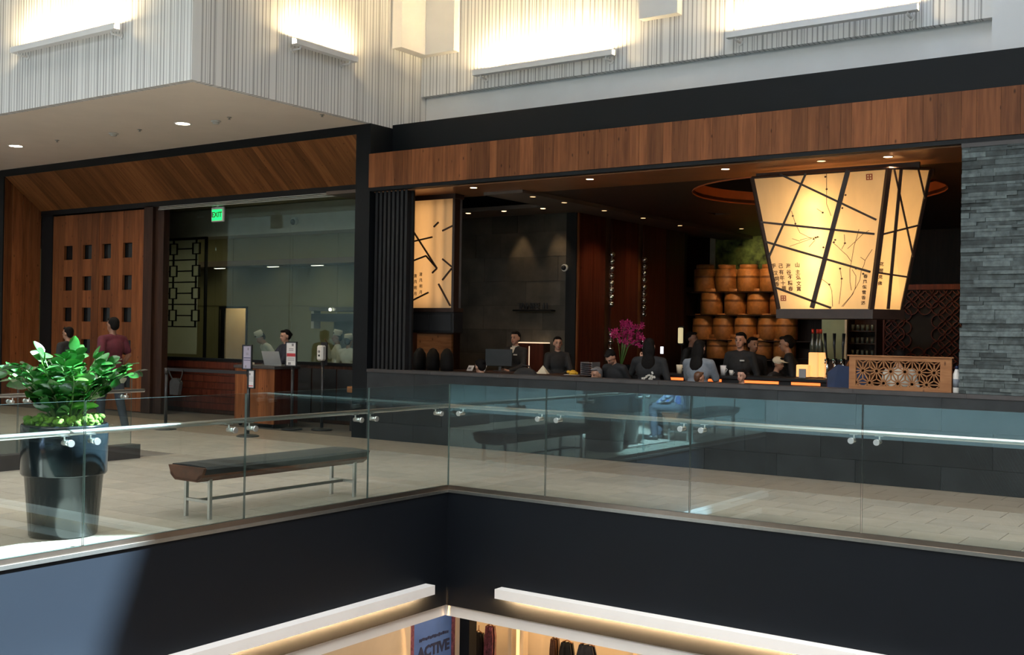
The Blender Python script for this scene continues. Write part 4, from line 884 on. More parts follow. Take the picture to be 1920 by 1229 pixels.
# ================================================================ BAR COUNTER
t = thing('bar_counter', 'long dark bar counter with glowing orange edge behind the half wall', 'counter', (1.6, 4.45, 0)); MB().box((-2.0, -.2, 0), (1.25, .35, 1.0)).build('body', 'dark_wood', t); MB().bev((-2.05, -.24, 1.06), (1.3, .4, 1.10), .01).build('worktop', 'black_matt', t)
MB().box((-2.0, -.22, 1.0), (1.25, .35, 1.06)).build('light_slot', 'black_matt', t)
for x0, x1 in ((-1.62, -1.5), (-1.2, -.95), (-.6, -.4), (-.1, .38), (.55, .92), (1.02, 1.2)): MB().box((x0, -.236, 1.022), (x1, -.215, 1.055)).build('glow_strip', 'orange_strip', t)
BT = 1.10
def bar_at(px, Y=4.6): return at(px, 690, 'y', Y).x
for lab, px, wd, ht, Y in (('short glowing paper box lamp on the bar counter', 1508, .16, .17, 4.62), ('tall glowing paper box lamp on the bar counter', 1527, .12, .33, 4.7), ('narrow glowing paper box lamp beside the beer taps', 1543, .075, .33, 4.75)):
    x_ = bar_at(px, Y); t = thing('table_lamp', lab, 'lamp', (x_, Y, BT)); MB().bev((-wd/2, -wd/2, .012), (wd/2, wd/2, ht), .008).build('shade', 'lamp_paper', t); MB().box((-wd/2-.006, -wd/2-.006, 0), (wd/2+.006, wd/2+.006, .014)).build('base', 'dark_wood', t)
p = bar_at(1507, 4.5); t = thing('table_sign', 'small grey card stand before the glowing box lamps', 'card', (p, 4.45, BT)); MB().box((-.045, 0, 0), (.045, .01, .12)).build('card', 'print_grey', t); MB().box((-.05, -.02, 0), (.05, .04, .008)).build('foot', 'plastic_black', t)
for k, px in enumerate((1551, 1566, 1581)):
    x_ = bar_at(px, 4.72); t = thing('beer_tap', ('chrome beer tap with black handle nearest the box lamps', 'middle chrome beer tap with black handle', 'chrome beer tap with black handle nearest the blue chair')[k], 'tap', (x_, 4.72, BT))
    MB().cyl((0, 0, 0), (0, 0, .26), .022, 12).lathe([(.05, 0), (.05, .012)], (0, 0, 0), 14).build('column', 'chrome', t); MB().cyl((0, 0, .24), (0, -.08, .24), .012, 8).cyl((0, -.075, .24), (0, -.085, .19), .01, 8).build('spout', 'chrome', t)
    MB().tube([(0, -.02, .26), (-.02+.01*k, -.02, .42), (-.03+.02*k, -.02, .58)], [.010, .016, .022], 8).build('handle', 'plastic_black', t)
for k, px in enumerate((1523, 1532, 1538)):
    x_ = bar_at(px, 5.9); t = thing('bottle', ('dark bottle on the back bar above the tall box lamp', 'tall bottle on the back bar', 'red topped bottle on the back bar beside the pale green panel')[k], 'bottle', (x_, 5.9, 1.32)); MB().lathe([(.04, 0), (.042, .2), (.018, .28), (.016, .36)], (0, 0, 0), 14).build('body', 'bottle_glass', t); MB().lathe([(.02, .36), (.02, .42), (.001, .42)], (0, 0, 0), 12).build('cap', 'red_plastic', t)
t = thing('back_bar', 'dark back bar cabinet behind the box lamps', 'cabinet', (bar_at(1545, 5.9), 5.95, 0)); MB().box((-.4, -.12, 0), (.5, .25, 1.3)).build('body', 'dark_wood', t); MB().box((-.42, -.14, 1.3), (.52, .27, 1.32)).build('top', 'black_matt', t)
a_, c_ = at(1541, 596, 'y', 6.4), at(1583, 690, 'y', 6.4); t = thing('green_glass_panel', 'pale green lit panel behind the beer taps', 'panel', (a_.x, 6.4, c_.z)); MB().box((0, 0, 0), (c_.x-a_.x, .03, a_.z-c_.z+.15)).build('panel', 'green_panel', t); MB().box((c_.x-a_.x, -.01, -c_.z), (c_.x-a_.x+.03, .04, a_.z-c_.z+.15)).build('post', 'linen', t)
spot('panel_lamp', (a_.x+.2, 5.9, 3.4), 12, (1, .95, .7), .7, (a_.x+.2, 6.4, 1.6), .6)
a_ = at(1586, 596, 'y', 6.6); t = thing('glass_rack', 'dark rack of glasses beside the pale green panel', 'rack', (a_.x+.02, 6.6, 0)); MB().box((0, 0, 0), (.42, .3, .95)).box((0, .28, .95), (.42, .3, 1.9)).box((0, 0, .95), (.02, .3, 1.9)).box((.4, 0, .95), (.42, .3, 1.9)).build('case', 'dark_wood', t)
GM = MB().lathe([(.022, 0), (.026, .085), (.023, .085), (.02, .004)], (0, 0, 0), 10).mesh('tumbler', 'bottle_glass')
for r_ in range(5):
    MB().box((.02, .0, 1.0+r_*.18), (.4, .28, 1.012+r_*.18)).build('shelf', 'dark_wood', t)
    for q in range(5): obj('tumbler', GM, t, (.06+q*.07, .08, 1.012+r_*.18))
x_ = bar_at(1575, 4.1); t = thing('chair', 'blue upholstered chair beside the carved screen', 'chair', (3.02, 3.85, 0), .5); MB().prism([(-.26, .2, .5), (.26, .2, .5), (.22, .26, 1.24), (-.10, .26, 1.30), (-.22, .26, 1.2)], (0, .07, 0)).build('backrest', 'blue_chair', t); MB().bev((-.26, -.25, .43), (.26, .22, .52), .03).build('seat', 'blue_chair', t)
for sx in (-1, 1):
    for sy in (-1, 1): MB().tube([(sx*.22, sy*.2, 0), (sx*.21, sy*.19, .44)], .018, 6).build('leg', 'dark_wood', t)
x_ = at(1612, 660, 'y', 5.3).x; t = thing('chair', 'round backed wooden chair behind the carved screen', 'chair', (x_, 5.3, 0)); MB().tube([(-.17*math.cos(a), 0, 1.18+.20*math.sin(a)) for a in [k*math.pi/10 for k in range(11)]], .02, 8).build('back_hoop', 'oak_joinery', t); bo = MB().lathe([(.16, 0), (.16, .02)], (0, 0, 0), 16).build('backrest', 'dark_wood', t); bo.location = (0, .02, 1.2)
bo.rotation_euler = (math.pi/2, 0, 0); MB().bev((-.2, -.42, .43), (.2, -.02, .48), .02).build('seat', 'oak_joinery', t)
for sx in (-1, 1): MB().tube([(sx*.17, 0, 0), (sx*.17, 0, 1.2)], .017, 6).build('leg', 'oak_joinery', t); MB().tube([(sx*.17, -.38, 0), (sx*.17, -.38, .45)], .017, 6).build('leg', 'oak_joinery', t)
# ================================================================ KITCHEN FRONT: PODIUM, SIGNS, STANCHIONS
t = thing('host_podium', 'oak host podium with dark top in front of the kitchen window', 'podium', (-6.66, 3.57, 0))
for k in range(5): piece('plank', (-7.13+k*.188+.001, 3.30, .07), (-7.13+(k+1)*.188-.001, 3.32, .965), 'oak_upright', t)
MB().box((-.45, -.25, .07), (.448, .26, .965)).build('body', 'redwood', t); MB().box((.448, -.25, .07), (.468, .26, .965)).build('side_panel', 'redwood', t); MB().bev((-.49, -.29, .965), (.49, .29, 1.015), .006).build('worktop', 'slate_cap', t)
for sx in (-.4, .4):
    for sy in (-.2, .2): MB().cyl((sx-.012, sy, .035), (sx+.012, sy, .035), .034, 12).box((sx-.02, sy-.02, .05), (sx+.02, sy+.02, .075)).build('caster', 'plastic_black', t)
t = thing('laptop', 'grey laptop open on the host podium', 'laptop', (-6.48, 3.55, 1.015), math.radians(12)); MB().bev((-.17, -.02, 0), (.17, .22, .016), .005).build('keyboard_base', 'laptop_grey', t); MB().prism([(-.17, -.02, .016), (.17, -.02, .016), (.15, -.08, .235), (-.19, -.08, .235)], (0, .01, .002)).build('screen_lid', 'laptop_grey', t)
t = thing('tissue_box', 'small pale box at the corner of the host podium', 'box', (-6.98, 3.5, 1.015)); MB().bev((-.06, -.04, 0), (.06, .04, .04), .006).build('box', 'linen', t); MB().ell((0, 0, .045), (.03, .015, .02), 8, 6).build('tissue', 'paper_white', t)
def sign_frame(t, c, w_, h_, rz, papermat, marks):
    """black frame with a printed sheet facing -y, child of t; c is the local centre"""
    f = None
    def mk(m, nm, mt):
        o = m.build(nm, mt, f or t)
        if f is None: o.location = c; o.rotation_euler = (0, 0, rz)
        return o
    f = mk(MB().box((-w_/2, -.012, -h_/2), (-w_/2+.018, .012, h_/2)).box((w_/2-.018, -.012, -h_/2), (w_/2, .012, h_/2)).box((-w_/2, -.012, h_/2-.018), (w_/2, .012, h_/2)).box((-w_/2, -.012, -h_/2), (w_/2, .012, -h_/2+.018)).box((-w_/2, .004, -h_/2), (w_/2, .012, h_/2)), 'sign_frame', 'plastic_black')
    mk(MB().box((-w_/2+.018, -.004, -h_/2+.018), (w_/2-.018, .0, h_/2-.018)), 'sheet', papermat)
    for (x0, x1, z0, z1, mt) in marks: mk(MB().box((x0*w_, -.007, z0*h_), (x1*w_, -.004, z1*h_)), 'print', mt)
def lines(z, n, x0, x1, dz, h, mt='print_grey'): return [(x0, x1, z-dz*k, z-dz*k+h, mt) for k in range(n)]
def post_stand(t, h=.98):
    MB().lathe([(.17, 0), (.17, .012), (.12, .03), (.03, .042)], (0, 0, 0), 24).build('base', 'plastic_black', t); MB().cyl((0, 0, .03), (0, 0, h), .026, 14).build('post', 'plastic_black', t)
t = thing('stanchion', 'black belt stanchion with two framed signs in front of the podium', 'stanchion', (-5.52, 2.16, 0)); post_stand(t, 1.0); MB().cyl((0, 0, .9), (0, 0, 1.0), .034, 14).build('belt_head', 'plastic_black', t)
sign_frame(t, (0.0, -.035, 1.19), .175, .375, math.radians(12), 'paper_lilac', [(.05, .16, .28, .38, 'print_grey')]+lines(.15, 2, -.12, .12, .05, .02)+[(-.34, .34, -.04, -.015, 'poster_ink'), (-.34, .34, -.13, -.11, 'poster_ink'), (-.2, -.06, -.42, -.32, 'print_grey')])
sign_frame(t, (.095, -.03, .865), .125, .285, math.radians(12), 'paper_white', [(-.3, -.14, .2, .32, 'print_grey')]+lines(.1, 4, -.3, .25, .07, .015)+[(-.38, .25, -.38, -.33, 'print_red')])
t = thing('stanchion', 'plain black belt stanchion in front of the dark timber post', 'stanchion', (-7.29, 2.04, 0)); post_stand(t, .98); MB().cyl((0, 0, .88), (0, 0, .98), .034, 14).build('belt_head', 'plastic_black', t)
MB().prism([(.02, 0, .93), (1.75, .11, .93), (1.75, .11, .98), (.02, 0, .98)], (0, .003, 0)).build('belt', 'plastic_black', t)
MB().prism([(.05, .15, .60), (.25, .15, .60), (.30, .18, .84), (.03, .18, .84)], (0, .01, 0)).build('document_pouch', 'print_grey', t) if False else None
t = thing('cloth_bag', 'grey cloth bag hanging beside the plain stanchion', 'bag', (-7.08, 2.02, .56)); MB().prism([(-.10, 0, 0), (.10, 0, 0), (.13, .01, .2), (.05, .02, .26), (-.06, .02, .26), (-.12, .01, .2)], (0, .06, 0)).build('body', 'cushion', t); MB().tube([(.10, .03, .2), (.16, .03, .32), (.17, .03, .4)], .01, 6).tube([(-.08, .03, .25), (-.17, .03, .37)], .01, 6).build('strap', 'cushion', t)
t = thing('sign_stand', 'black stand with a framed white notice carrying a red bar beside the podium', 'sign', (-5.93, 3.45, 0)); post_stand(t, 1.08)
sign_frame(t, (0, -.035, 1.22), .215, .40, math.radians(12), 'paper_white', [(.05, .22, .32, .42, 'print_grey'), (-.38, .38, -.1, .03, 'print_red'), (-.25, -.02, -.43, -.33, 'print_grey')]+lines(.2, 2, -.2, .2, .06, .025)+lines(-.17, 3, -.3, .3, .05, .015)+lines(.02, 1, -.3, .3, .05, .0))
t = thing('sanitizer_stand', 'white hand sanitizer dispenser on a black pole beside the sign stand', 'dispenser', (-5.52, 3.72, 0)); post_stand(t, 1.12); MB().box((-.07, .02, 1.05), (.07, .035, 1.42)).build('backplate', 'plastic_black', t); m = MB().bev((-.068, -.09, 1.12), (.068, .02, 1.37), .03); m.build('dispenser', 'plastic_white', t); eo = MB().lathe([(.022, 0), (.022, .01)], (0, 0, 0), 14).build('emblem', 'print_grey', t); eo.location = (0, -.09, 1.27); eo.rotation_euler = (math.pi/2, 0, 0); MB().box((-.02, -.093, 1.19), (.02, -.088, 1.22)).build('sensor', 'plastic_black', t)
t = thing('card_reader_shelf', 'small tan box fixed low beside the black frame', 'box', (-4.98, 3.9, .62)); MB().bev((-.12, -.06, 0), (.06, .06, .1), .01).build('box', 'oak_joinery', t); MB().box((-.10, .0, -.62), (-.06, .03, 0)).build('post', 'plastic_black', t)
p = at(407, 402, 'y', 4.02); t = thing('exit_sign', 'green lit exit sign hanging at the head of the kitchen front', 'sign', (p.x, 4.02, p.z)); MB().bev((-.16, 0, -.135), (.16, .05, .135), .01).build('housing', 'plastic_white', t); lf = MB().box((-.13, -.006, -.11), (.13, 0, .085)).build('lit_face', 'exit_green', t); o = obj('lettering', text_mesh('EXIT', .13, 'stem', 'lettering', .001, .004), lf); o.location = (0, -.008, -.012); o.rotation_euler = (math.pi/2, 0, 0); MB().box((-.03, .01, .13), (.03, .04, 3.89-p.z)).build('mount', 'plastic_white', t)
p = at(553, 415, 'y', 5.38); t = thing('dome_camera', 'black and white dome camera on the pale beam inside the kitchen', 'camera', (p.x, 5.36, p.z)); MB().cyl((0, .04, 0), (0, -.03, 0), .07, 16).build('base', 'plastic_white', t); MB().ell((0, -.03, -.02), (.055, .05, .055), 12, 8).build('dome', 'plastic_black', t)
# ---- kitchen fittings
t = thing('fretwork_screen', 'dark square fretwork screen behind the kitchen glass', 'screen', (at(300, 500, 'y', 5.1).x, 5.1, 1.05)); S0 = t.location.x; m = MB(); w_ = at(368, 500, 'y', 5.1).x-S0; zt = at(330, 447, 'y', 5.1).z-1.05
def fb(x0, x1, z0, z1): m.box((x0, 0, z0), (x1, .03, z1))
nr = 4; hh = zt*.75/nr
for r_ in range(nr):
    zc = zt-hh*(r_+.5); fb(0, w_, zc-hh/2-.012, zc-hh/2+.012)
    for cx_ in (.36*w_, .98*w_):
        s_ = .115; fb(cx_-s_, cx_+s_, zc+s_-.018, zc+s_); fb(cx_-s_, cx_+s_, zc-s_, zc-s_+.018); fb(cx_-s_, cx_-s_+.018, zc-s_, zc+s_); fb(cx_+s_-.018, cx_+s_, zc-s_, zc+s_); fb(cx_-.012, cx_+.012, zc+s_, zc+hh/2); fb(cx_-.012, cx_+.012, zc-hh/2, zc-s_)
    fb(0, .36*w_-.13, zc-.012, zc+.012); fb(.36*w_+.13, .98*w_-.13, zc-.012, zc+.012)
m.build('fretwork', 'black_frame', t); MB().box((0, .035, zt*.02), (w_, .045, zt)).build('frosted_pane', 'frosted', t); MB().box((w_+.25, -.01, -1.05), (w_+.28, .05, zt)).box((-.03, -.01, -1.05), (0, .05, zt)).box((0, -.01, zt*.98), (w_+.25, .05, zt)).build('post', 'black_frame', t)
for k, (px, py) in enumerate(((333, 502), (412, 500), (512, 497), (595, 494))):
    p = at(px, py, 'y', 8.2); t = thing('kitchen_light', ('small ceiling light in the kitchen behind the fretwork screen', 'small ceiling light in the kitchen above the lit doorway', 'small ceiling light in the kitchen above the woman at the laptop', 'brightest small ceiling light in the kitchen near the oven hood')[k], 'light', (p.x, 8.2, 3.05)); MB().bev((-.16, -.05, -.02), (.16, .05, 0), .006).build('housing', 'plastic_white', t); MB().box((-.15, -.04, -.025), (.15, .04, -.02)).build('lens', 'kitchen_light', t)
x0, x1 = at(582, 600, 'y', 7.4).x, at(664, 600, 'y', 7.4).x; t = thing('range_hood', 'dark steel oven range with hood at the right of the kitchen', 'oven', (x0, 7.4, 0)); w_ = x1-x0+.6; ht = at(600, 576, 'y', 7.4).z
MB().box((0, .05, 0), (w_, .9, .95)).build('range', 'kitchen_steel', t); MB().box((0, .7, .95), (w_, .9, ht-.3)).build('splashback', 'kitchen_steel', t); MB().box((-.04, 0, ht-.08), (w_, .9, ht)).build('hood_top', 'kitchen_steel', t); MB().box((0, .02, ht-.3), (w_, .9, ht-.14)).build('hood', 'plastic_black', t); MB().box((-.08, .1, ht-.45), (0, .3, ht)).build('duct', 'kitchen_white', t)
t = thing('indicator_lamp', 'bright warm lamp on the oven hood', 'lamp', at(619, 581, 'y', 7.36)); MB().ell((0, 0, 0), (.035, .03, .035), 10, 8).build('bulb', 'kitchen_light', t); MB().cyl((0, .05, 0), (0, .01, 0), .02, 8).build('socket', 'plastic_black', t)
t = thing('work_counter', 'steel work counter inside the kitchen window', 'counter', (-8.2, 5.3, 0)); MB().box((-2.6, -.3, .85), (2.9, .3, .9)).build('worktop', 'kitchen_steel', t)
for x_ in (-2.5, 0, 2.7):
    for y_ in (-.25, .25): MB().cyl((x_, y_, 0), (x_, y_, .85), .02, 8).build('leg', 'kitchen_steel', t)
area('kitchen_panel_light', (-11, 6.9, 3.9), (10, 1.2), 34, (1, .90, .58)); area('kitchen_front_light', (-8, 6.4, 3.3), (4, .6), 12, (1, .93, .75))
for px, py in ((303, 605), (305, 642)):
    p = at(px+3, py, 'y', 7.5); t = thing('heat_lamp', ('warm heat lamp deep in the kitchen beside the dark timber post, upper one', 'warm heat lamp deep in the kitchen beside the dark timber post, lower one')[py > 620], 'lamp', p); MB().box((-.12, -.02, -.02), (.14, .02, .02)).build('tube', 'down_lens_cool', t); MB().box((-.14, .02, -.03), (.16, .06, .05)).build('shade', 'plastic_black', t); MB().box((-.01, .03, .05), (.01, .05, 4.0-p.z)).build('rod', 'plastic_black', t)
# ================================================================ LOWER SHOP
XS, YS = -.62, .98
struct('wall_shop_left', MB().box((XS-.1, -8.75, -5.5), (XS, .17, -1.24)), 'cream', label='cream shop wall on the floor below')
a_, b_, c_ = (at(px, 1180, 'y', YS).x for px in (851, 864, 882))
struct('wall_shop_corner', MB().box((XS, YS, -5.5), (b_, YS+.1, -1.24)), 'cream')
struct('trim_14', MB().box((b_, YS-.02, -5.5), (c_, YS+.12, -1.24)), 'black_frame')
struct('ceiling_lower', MB().box((-20, .05, -1.27), (13, 12, -1.25)).box((-4.5, -8.75, -1.27), (-.05, 0, -1.25)), 'white_paint')
t = thing('poster', 'blue poster in a mosaic frame beside the lower shop entrance', 'poster', (XS, .53, -1.42)); MB().box((-.1, -.36, -2.6), (0, -.30, 0)).box((-.1, .38, -2.6), (0, .44, 0)).box((-.1, -.36, -.06), (0, .44, 0)).build('mosaic_frame', 'mosaic', t); MB().box((-.09, -.30, -2.6), (-.01, .38, -.06)).build('sheet', 'poster_blue', t); sheet = [c for c in t.children if c.name.startswith('sheet')][0]
o = obj('lettering', text_mesh('ACTIVE', .17, 'poster_ink', 'lettering', .003, .007), sheet); o.rotation_euler = (math.pi/2, 0, math.pi/2); o.location = (-.008, .06, -.56)
m = MB(); rs = random.Random(4); y_ = -.2
while y_ < .32: d = rs.uniform(.015, .035); m.box((-.009, y_, -.425+rs.uniform(-.006, .006)), (-.006, y_+d, -.40+rs.uniform(0, .012))); y_ += d+.008
m.build('small_print', 'poster_ink', sheet)
YW = 2.0
struct('wall_shop_back', MB().box((-1.5, YW, -5.5), (13, YW+.1, -1.24)), 'cream')
b = MB()
for px in (953, 975, 1180): x_ = at(px, 1180, 'y', 1.6).x; b.box((x_, 1.6, -5.5), (x_+.05, 1.7, -1.27))
struct('trim_13', b, 'cream', label='slim cream uprights of the lower shop display')
t = thing('light_strip', 'glowing upright light strip on the lower shop back wall', 'light', (at(967, 1190, 'y', 1.95).x, 1.95, -3)); MB().box((-.04, 0, 0), (.05, .03, 1.7)).build('diffuser', 'shop_glow', t); MB().box((-.06, .01, -.02), (.07, .045, 1.72)).build('channel', 'steel', t)
def garment(lab, px0, px1, py, mt, seed, Y=1.5):
    p0, p1 = at(px0, py, 'y', Y), at(px1, py, 'y', Y); w_ = p1.x-p0.x
    t = thing('hanging_garment', lab, 'clothing', ((p0.x+p1.x)/2, Y, p0.z)); rs = random.Random(seed); m = MB(); n = 9; P0 = []; P1 = []
    for k in range(n): u = -w_/2+w_*k/(n-1); P0.append((u*.7, .03*math.sin(k*2.1), 0)); P1.append((u, .06*math.sin(k*2.1+rs.random()), -.7-rs.uniform(0, .06)))
    mid = [((a[0]+b2[0])*.6, (a[1]+b2[1])/2, -.12) for a, b2 in zip(P0, P1)]; V = P0+mid+P1; V2 = [(x_, y_+.05, z_) for x_, y_, z_ in V]
    F = [(r*n+k, r*n+k+1, (r+1)*n+k+1, (r+1)*n+k) for r in range(2) for k in range(n-1)]; m.add(V, F, 0, True); m.add(V2, [f[::-1] for f in F], 0, True); m.build('cloth', mt, t); MB().tube([(-w_*.35, .03, 0), (0, .03, .03), (w_*.35, .03, 0)], .007, 6).tube([(0, .03, .03), (0, .03, .09)], .005, 6).build('hanger', 'oak_joinery', t)
garment('black garment hanging nearest the black jamb of the lower shop', 884, 906, 1186, 'cloth_black', 1)
garment('dark red patterned garment hanging beside the black one', 907, 927, 1174, 'mosaic', 2)
garment('black garment hanging on the further rail of the lower shop', 1048, 1075, 1204, 'cloth_black', 3)
garment('brown garment hanging on the further rail of the lower shop', 1030, 1046, 1198, 'hair_brown', 4)
garment('dark wide garment at the end of the further rail', 1080, 1118, 1208, 'cloth_jean', 5)
t = thing('clothes_rail', 'metal clothes rail in the lower shop', 'rail', (at(905, 1180, 'y', 1.53).x, 1.53, -1.76)); MB().cyl((-.2, 0, 0), (1.9, 0, -.02), .012, 8).build('rail', 'steel', t); MB().box((-.15, -.06, .04), (.2, .06, .06)).build('shelf', 'oak_joinery', t); MB().cyl((-.18, 0, 0), (-.18, 0, .5), .008, 6).cyl((1.85, 0, 0), (1.85, 0, .5), .008, 6).build('hanger_rod', 'steel', t)
area('shop_lights', (1.5, 1.55, -1.32), (6, .5), 75, (1, .62, .28)); area('shop_front_light', (-.3, -3.0, -1.36), (.4, 7), 12, (1, .78, .55)); area('shop_front_light', (.3, .5, -1.32), (1.6, .5), 6, (1, .76, .5))
# ================================================================ PEOPLE
REM = []
def remesh_later(mb, name, mat, parent, vox=.012, it=3):
    o = bpy.data.objects.new('tmp', mb.mesh('tmp', mat)); COL.objects.link(o)
    r = o.modifiers.new('r', 'REMESH'); r.mode = 'VOXEL'; r.voxel_size = vox; r.use_smooth_shade = True
    s_ = o.modifiers.new('s', 'SMOOTH'); s_.factor = .5; s_.iterations = it
    REM.append((o, name, mat, parent))
def flush_remesh():
    dg = bpy.context.evaluated_depsgraph_get(); done = []
    for o, name, mat, parent in REM:
        me = bpy.data.meshes.new_from_object(o.evaluated_get(dg)); done.append((me, name, mat, parent))
    for (o, *_r), (me, name, mat, parent) in zip(REM, done):
        bpy.data.objects.remove(o); me.name = name; me.materials.clear(); me.materials.append(MATS[mat])
        me.polygons.foreach_set('use_smooth', [True]*len(me.polygons)); obj(name, me, parent)
def person(label, loc, face, height, sit=False, lean=0, head=(0, 0), hair='short', hairmat='hair_black', skin='skin_mid', top='cloth_black', sleeves='long', legs='cloth_black', armR=None, armL=None, walk=0, hat=None, tagbadge=False, collar=None, build=1.0, apron=None):
    """one figure; local -y is where it faces; armR/armL = (elbow, wrist) in local metres at 1.74 m"""
    rz = math.atan2(face[0], -face[1]); t = thing('person', label, 'person', loc, rz)
    K = height/1.74 if not sit else height/1.30
    V = lambda *p: Vector(p)
    dz = -.44 if sit else 0
    Rl = Matrix.Rotation(lean, 3, 'X'); piv = V(0, 0, .95+dz)
    U = lambda p: (piv+Rl @ (V(*p)+V(0, 0, dz)-piv))*K          # upper body joints follow the lean
    Lw = lambda p: V(*p)*K
    def seg(m, p, q, a, c): m.tube([p, q], [a*K, c*K], 10); m.ell(p, (a*K,)*3, 10, 6); m.ell(q, (c*K,)*3, 10, 6)
    bw = build
    if sit: legj = {s: (V(s*.09, 0, .52), V(s*.12, -.43, .52), V(s*.12, -.40, .09)) for s in (-1, 1)}
    else: legj = {s: (V(s*.09, 0, .93), V(s*.10, -.03-walk*s*.5*.55, .50), V(s*.10, .02-walk*s*.55+(.10*abs(walk) if s > 0 else 0), .09+(.05*abs(walk) if s > 0 else 0))) for s in (-1, 1)}
    sh = {s: V(s*.172*bw, .0, 1.395) for s in (-1, 1)}
    dft = {s: (V(s*.245*bw, .03, 1.14), V(s*.25*bw, -.07, .91)) for s in (-1, 1)}
    arms = {-1: tuple(V(*p) for p in armR) if armR else dft[-1], 1: tuple(V(*p) for p in armL) if armL else dft[1]}
    body = MB()
    # trunk
    body.ell(U((0, 0, 1.28)), (.155*bw*K, .105*K, .19*K), 14, 10, rot=Rl); body.ell(U((0, 0, 1.08)), (.135*bw*K, .10*K, .17*K), 14, 10, rot=Rl); body.ell(U((0, .005, .95)), (.15*bw*K, .11*K, .12*K), 14, 10, rot=Rl)
    for s in (-1, 1): seg(body, U((0, .005, 1.42)), U(sh[s]), .06, .05)
    seg(body, U((0, .01, 1.44)), U((0, -.005, 1.54)), .053, .05)
    for s in (-1, 1):
        h_, k_, a_ = legj[s]; seg(body, Lw(h_), Lw(k_), .078*bw, .055); seg(body, Lw(k_), Lw(a_), .052, .037); seg(body, Lw(a_+V(0, .03, -.04)), Lw(a_+V(s*.015, -.15, -.055)), .036, .028)
        e_, w_ = arms[s]; seg(body, U(sh[s]), U(e_), .046, .037); seg(body, U(e_), U(w_), .036, .026)
        d = (U(w_)-U(e_)).normalized(); sd = d.cross(V(0, 1, 0)); sd = sd.normalized() if sd.length > .1 else V(1, 0, 0); nn = d.cross(sd).normalized()
        wr = U(w_); rotm = Matrix((sd, nn, d)).transposed(); body.ell(wr+d*.045*K, (.036*K, .017*K, .052*K), 10, 8, rot=rotm)
        for f_ in range(4):
            b0 = wr+d*.085*K+sd*(f_-1.5)*.0195*K; ln_ = (.062, .074, .070, .052)[f_]; mid = b0+(d*ln_*.55+nn*.008)*K+sd*(f_-1.5)*.003; seg(body, b0, mid, .0088, .0082); seg(body, mid, mid+(d*.35+nn*.28)*ln_*K, .0082, .0072)
        th = wr+d*.03*K-sd*.032*K*s; seg(body, th, th+(d*.045-sd*s*.028)*K, .0105, .0095); seg(body, th+(d*.045-sd*s*.028)*K, th+(d*.075-sd*s*.03+nn*.01)*K, .009, .008)
    # head
    Rh = Matrix.Rotation(head[0], 3, 'Z') @ Matrix.Rotation(head[1], 3, 'X'); hp = U((0, -.01, 1.53)); Hh = lambda *p: hp+Rl @ (Rh @ (V(*p)*K)); Rr = Rl @ Rh
    body.ell(Hh(0, .005, .105), (.074*K, .092*K, .094*K), 16, 12, rot=Rr); body.ell(Hh(0, -.030, .045), (.056*K, .060*K, .070*K), 14, 10, rot=Rr); body.ell(Hh(0, -.055, .0), (.030*K, .028*K, .022*K), 10, 8, rot=Rr)
    seg(body, Hh(0, -.083, .098), Hh(0, -.106, .058), .009, .014); body.ell(Hh(0, -.078, .112), (.052*K, .016*K, .012*K), 10, 6, rot=Rr)
    for s in (-1, 1): body.ell(Hh(s*.076, .01, .075), (.010*K, .020*K, .032*K), 8, 6, rot=Rr)
    remesh_later(body, 'body', skin, t, .0105, 2)
    fx = MB()
    for s in (-1, 1): fx.ell(Hh(s*.029, -.0885, .090), (.012*K, .007*K, .007*K), 8, 6, rot=Rr); fx.ell(Hh(s*.030, -.094, .115), (.018*K, .005*K, .004*K), 8, 5, rot=Rr)
    fx.build('eyes', 'eye_dark', t); MB().ell(Hh(0, -.0885, .024), (.022*K, .007*K, .008*K), 8, 6, rot=Rr).build('mouth', 'lip', t)
    # hair
    hm = MB()
    if hair != 'bald':
        hm.ell(Hh(0, .030, .128), (.083*K, .090*K, .086*K), 14, 10, rot=Rr); hm.ell(Hh(0, .055, .085), (.074*K, .060*K, .080*K), 12, 9, rot=Rr); hm.ell(Hh(0, -.045, .178), (.060*K, .045*K, .026*K), 10, 7, rot=Rr)
        if hair in ('bun', 'tied'): hm.ell(Hh(0, .118, .10 if hair == 'tied' else .14), (.036*K,)*3, 10, 8)
        if hair == 'pony': seg(hm, Hh(0, .12, .12), Hh(0, .15, -.02), .035, .03); seg(hm, Hh(0, .15, -.02), Hh(0, .14, -.20), .03, .018)
        if hair == 'long':
            hm.ell(Hh(0, .065, .02), (.098*K, .062*K, .16*K), 14, 10, rot=Rr); hm.ell(Hh(0, .085, -.16), (.105*K, .055*K, .17*K), 14, 10, rot=Rr)
        remesh_later(hm, 'hair', hairmat, t, .011, 3)
    if hat == 'chef':
        m = MB(); m.tube([Hh(0, .01, .125), Hh(0, .02, .195), Hh(0, .03, .245)], [.092*K, .094*K, .085*K], 18); m.build('chef_hat', 'cloth_white', t)
    if hat == 'cap':
        m = MB(); m.ell(Hh(0, .012, .135), (.092*K, .105*K, .082*K), 16, 10, rot=Rr); m.ell(Hh(0, -.12, .135), (.07*K, .075*K, .008*K), 14, 6, rot=Rr); remesh_later(m, 'cap', 'linen', t, .009, 1)
    # clothes
    sm = MB(); g = .016
    sm.ell(U((0, 0, 1.27)), ((.163*bw+g)*K, (.108+g)*K, (.185)*K), 16, 10, rot=Rl); sm.ell(U((0, 0, 1.07)), ((.143*bw+g)*K, (.104+g)*K, .19*K), 16, 10, rot=Rl); sm.ell(U((0, .005, .965)), ((.150*bw+g)*K, (.108+g)*K, .10*K), 14, 10, rot=Rl)
    for s in (-1, 1): seg(sm, U((s*.02, .005, 1.415)), U(sh[s]), .075, .066)
